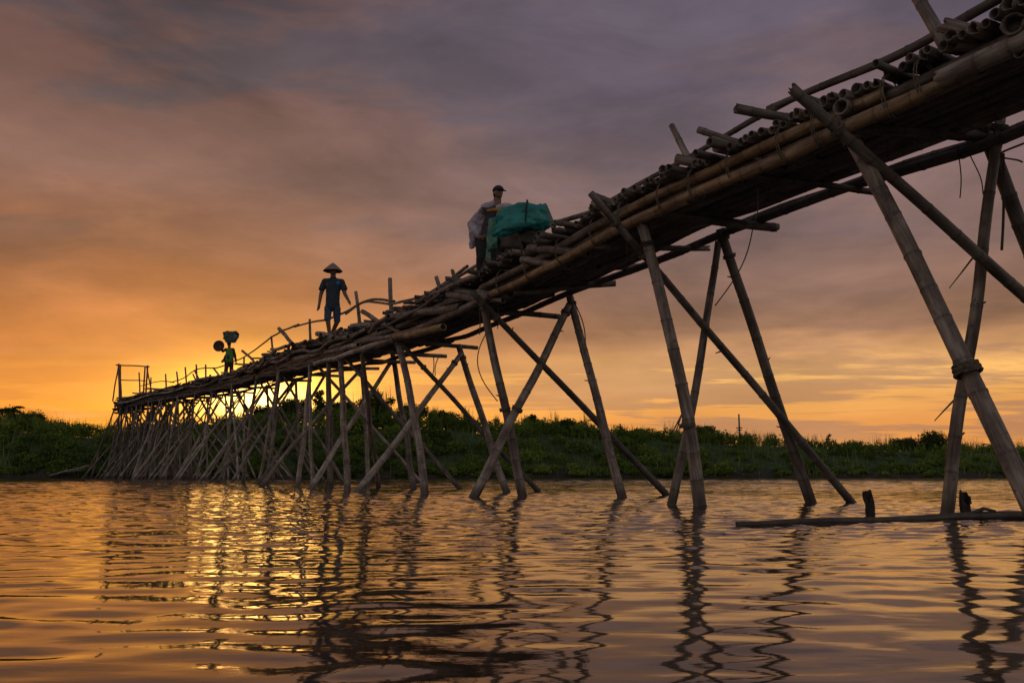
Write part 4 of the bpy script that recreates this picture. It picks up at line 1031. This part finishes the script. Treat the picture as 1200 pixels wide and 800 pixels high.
def lump(name, c, r, mat, parent, seed, amp=.06, n=40, m=26, sq=.75, fold=None):
    vs, fs = ellip((0, 0, 0), (1, 1, 1), n, m); o_ = []
    for v in vs:
        q = Vector([math.copysign(abs(x)**sq, x) for x in v]); p = Vector((q.x*r[0], q.y*r[1], q.z*r[2]))
        k = noise.noise(Vector(v)*1.6+Vector((seed, 0, 0)))*amp*1.3+abs(noise.noise(Vector(v)*3.4+Vector((0, seed, 0))))*-amp*1.2+noise.noise(Vector(v)*7+Vector((0, 0, seed)))*amp*.35
        p += Vector(v)*k
        if fold: p = fold(p)
        o_.append(Vector(c)+p)
    return mesh_obj(name, o_, fs, mat, parent)
def bundle():
    g = deck_pt(608, .62); D = g.y-.15
    t = thing('tarp_bundle', 'large teal tarpaulin bundle strapped over brown sacks on the bridge deck', 'bundle', g)
    J = lambda px, py, dy=0: P(px, py, D+dy)-g
    M_teal = cloth('teal_tarp', (.004, .13, .12), (.012, .24, .21), 5, .5, .8, 9)
    def tilt(p):
        p = p.copy(); p.z += p.x*.20-(.03 if p.x < 0 else 0)*min(1, -p.x*4)
        if p.x < -.25 and p.z < 0: p.z -= (-.25-p.x)*.25; p.x += .02
        return p
    lump('tarp', J(607, 262), (.60, .42, .30), M_teal, t, 3, .075, 64, 40, .84, tilt)
    lump('tarp_corner', J(577, 275, -.22), (.09, .08, .30), cloth('pale_green_net', (.05, .16, .12), (.13, .27, .20), 8), t, 9, .04)
    lump('tarp_corner', J(572, 297, -.2), (.035, .035, .17), cloth('pale_net_tail', (.09, .18, .13), (.18, .27, .20), 8), t, 4, .03)
    lump('sack', J(598, 287, -.05), (.24, .30, .20), cloth('brown_sack', (.035, .027, .018), (.075, .055, .035), 6), t, 6, .05)
    lump('sack', J(620, 283, .0), (.26, .28, .17), cloth('dark_sack', (.025, .02, .018), (.05, .04, .03), 6), t, 7, .05)
    lump('sack', J(592, 304, .0), (.26, .26, .14), cloth('black_sack', (.01, .01, .01), (.025, .022, .02), 6), t, 8, .04)
    c = J(616, 259); ps = []
    for i in range(33):
        a = 2*math.pi*i/32; ps.append(c+Vector((.03*math.sin(a), .43*math.copysign(abs(math.cos(a))**.7, math.cos(a)), .31*math.copysign(abs(math.sin(a))**.7, math.sin(a)))))
    vs, fs = tube(ps, [.017]*33, 6); mesh_obj('strap', vs, fs, cloth('dark_strap', (.006, .02, .03), (.01, .03, .04)), t)
    vs, fs = tube([J(617, 243), J(617.5, 237), J(616.8, 233)], [.006, .005, .004], 5); mesh_obj('tie_end', vs, fs, M_cord, t)
bundle()

# --- far person seen from behind with a load on the head
def porter():
    feet = deck_pt(268, .6); D = feet.y
    t = thing('person', 'person in a bright green vest seen from behind, carrying a sack load on the head', 'person', feet)
    J = lambda px, py, dy=0: P(px, py, D+dy)-feet
    zs = 1.0
    pel = J(268.5, 422); sp1 = J(268.8, 417); ch = J(269, 411.5); nk = J(268.7, 407); hb = J(268.6, 405.5)
    ls, rs = J(264.8, 409.3), J(273.2, 409.3); le, re_ = J(261.2, 411.5, .05), J(275.5, 417.5); lw, rw = J(258.8, 407.5, 0), J(276.6, 424, -.05)
    lh, rh = J(266.3, 424), J(270.8, 424); lk, rk = J(265.3, 431), J(271.2, 430.5, .1); la, ra = J(264.3, 438), J(271.2, 437, .15)
    la.z = .09; ra.z = .12
    lt, rt = la+Vector((0, .14, -.04)), ra+Vector((0, .14, -.04))
    V_ = [pel, sp1, ch, nk, hb, ls, le, lw, rs, re_, rw, lh, lk, la, lt, rh, rk, ra, rt]
    E_ = [(0, 1), (1, 2), (2, 3), (3, 4), (2, 5), (5, 6), (6, 7), (2, 8), (8, 9), (9, 10), (0, 11), (11, 12), (12, 13), (13, 14), (0, 15), (15, 16), (16, 17), (17, 18)]
    r_ = [(.14, .10), (.125, .09), (.14, .10), .066, .064, .062, .05, .034, .062, .05, .034, .08, .06, .042, .034, .08, .06, .042, .034]
    hc = J(268.5, 403, 0)
    ex = head_geo(hc, math.pi, 0, 1.08)+hand(lw, Vector((-.3, 0, .8)), (0, 1, 0), .9)+hand(rw, rw-re_, (0, 1, 0), .9)
    skin_mesh('body', V_, E_, r_, 2, .013, ex, M_skin, t)
    M_dk = cloth('dark_sleeves', (.02, .016, .016), (.045, .035, .03)); M_pt = cloth('dark_print_trousers', (.015, .012, .012), (.09, .05, .035), 16)
    skin_mesh('shirt', [J(268.8, 416), J(268, 425), J(269, 411), ls, le, lw.lerp(le, .2), rs, re_, rw.lerp(re_, .2), J(260.5, 423.5)], [(0, 1), (0, 2), (2, 3), (3, 4), (4, 5), (2, 6), (6, 7), (7, 8), (0, 9)],
              [(.17, .12), (.19, .13), (.16, .12), .075, .06, .05, .075, .06, .05, .06], 2, .014, None, M_dk, t, .012)
    skin_mesh('vest', [J(268.9, 416, -.03), J(268.9, 422.5, -.03), J(269, 410.5, -.03)], [(0, 1), (0, 2)], [(.175, .125), (.18, .13), (.15, .115)], 2, .014, None, cloth('green_vest', (.06, .16, .015), (.10, .22, .03), 5), t, .008)
    vs, fs = ellip(J(267.2, 418, -.17), (.06, .03, .09), 10, 6); mesh_obj('waist_bag', vs, fs, M_dk, t)
    skin_mesh('trousers', [J(268.5, 423), lh, lk, la+Vector((0, 0, .03)), rh, rk, ra+Vector((0, 0, .03))], [(0, 1), (1, 2), (2, 3), (0, 4), (4, 5), (5, 6)], [(.15, .12), .11, .09, .08, .11, .09, .08], 2, .014, None, M_pt, t, .008)
    hair_cap(hc, math.pi, M_hair, t, 1.08, -.1)
    h = J(270.3, 394, 0)+feet
    l = thing('head_load', 'grey green sack bundle balanced on the head of the far walker', 'bundle', h)
    lump('sack', (0.02, -.02, .13), (.22, .18, .10), cloth('tied_sack_top', (.05, .06, .05), (.10, .12, .10), 5), l, 25, .05)
    lump('sack', (0.02, 0, -.05), (.33, .23, .22), cloth('grey_green_sack', (.06, .085, .07), (.13, .16, .13), 5), l, 21, .07)
    lump('sack', (-.19, .02, .05), (.17, .18, .19), cloth('dark_green_sack', (.01, .035, .02), (.03, .07, .04), 6), l, 22, .05)
    lump('sack', (.20, .04, .04), (.15, .16, .19), cloth('black_green_sack', (.008, .015, .012), (.02, .03, .025), 6), l, 23, .05)
    c = J(256.5, 405.3, .02)+feet
    b = thing('woven_basket', 'round dark woven basket held at the shoulder of the far walker', 'basket', c)
    vs, fs = [], []; n = 28; prof = [(.005, .10), (.10, .095), (.19, .06), (.245, 0), (.25, -.02), (.235, -.02), (.18, .035), (.09, .07), (.005, .075)]
    for rr, yy in prof:
        for k in range(n): a = 2*math.pi*k/n; vs.append((rr*math.cos(a), yy, rr*math.sin(a)))
    for i in range(len(prof)-1):
        for k in range(n): a = i*n+k; q = i*n+(k+1) % n; fs.append((a, q, q+n, a+n))
    mesh_obj('bowl', vs, fs, cloth('basket_weave', (.05, .02, .012), (.11, .045, .03), 22, .8, .9, 40), b)
    ps = [Vector((.247*math.cos(2*math.pi*k/32), -.015, .247*math.sin(2*math.pi*k/32))) for k in range(33)]
    vs, fs = tube(ps, [.014]*33, 6); mesh_obj('rim', vs, fs, M_dark, b)
porter()
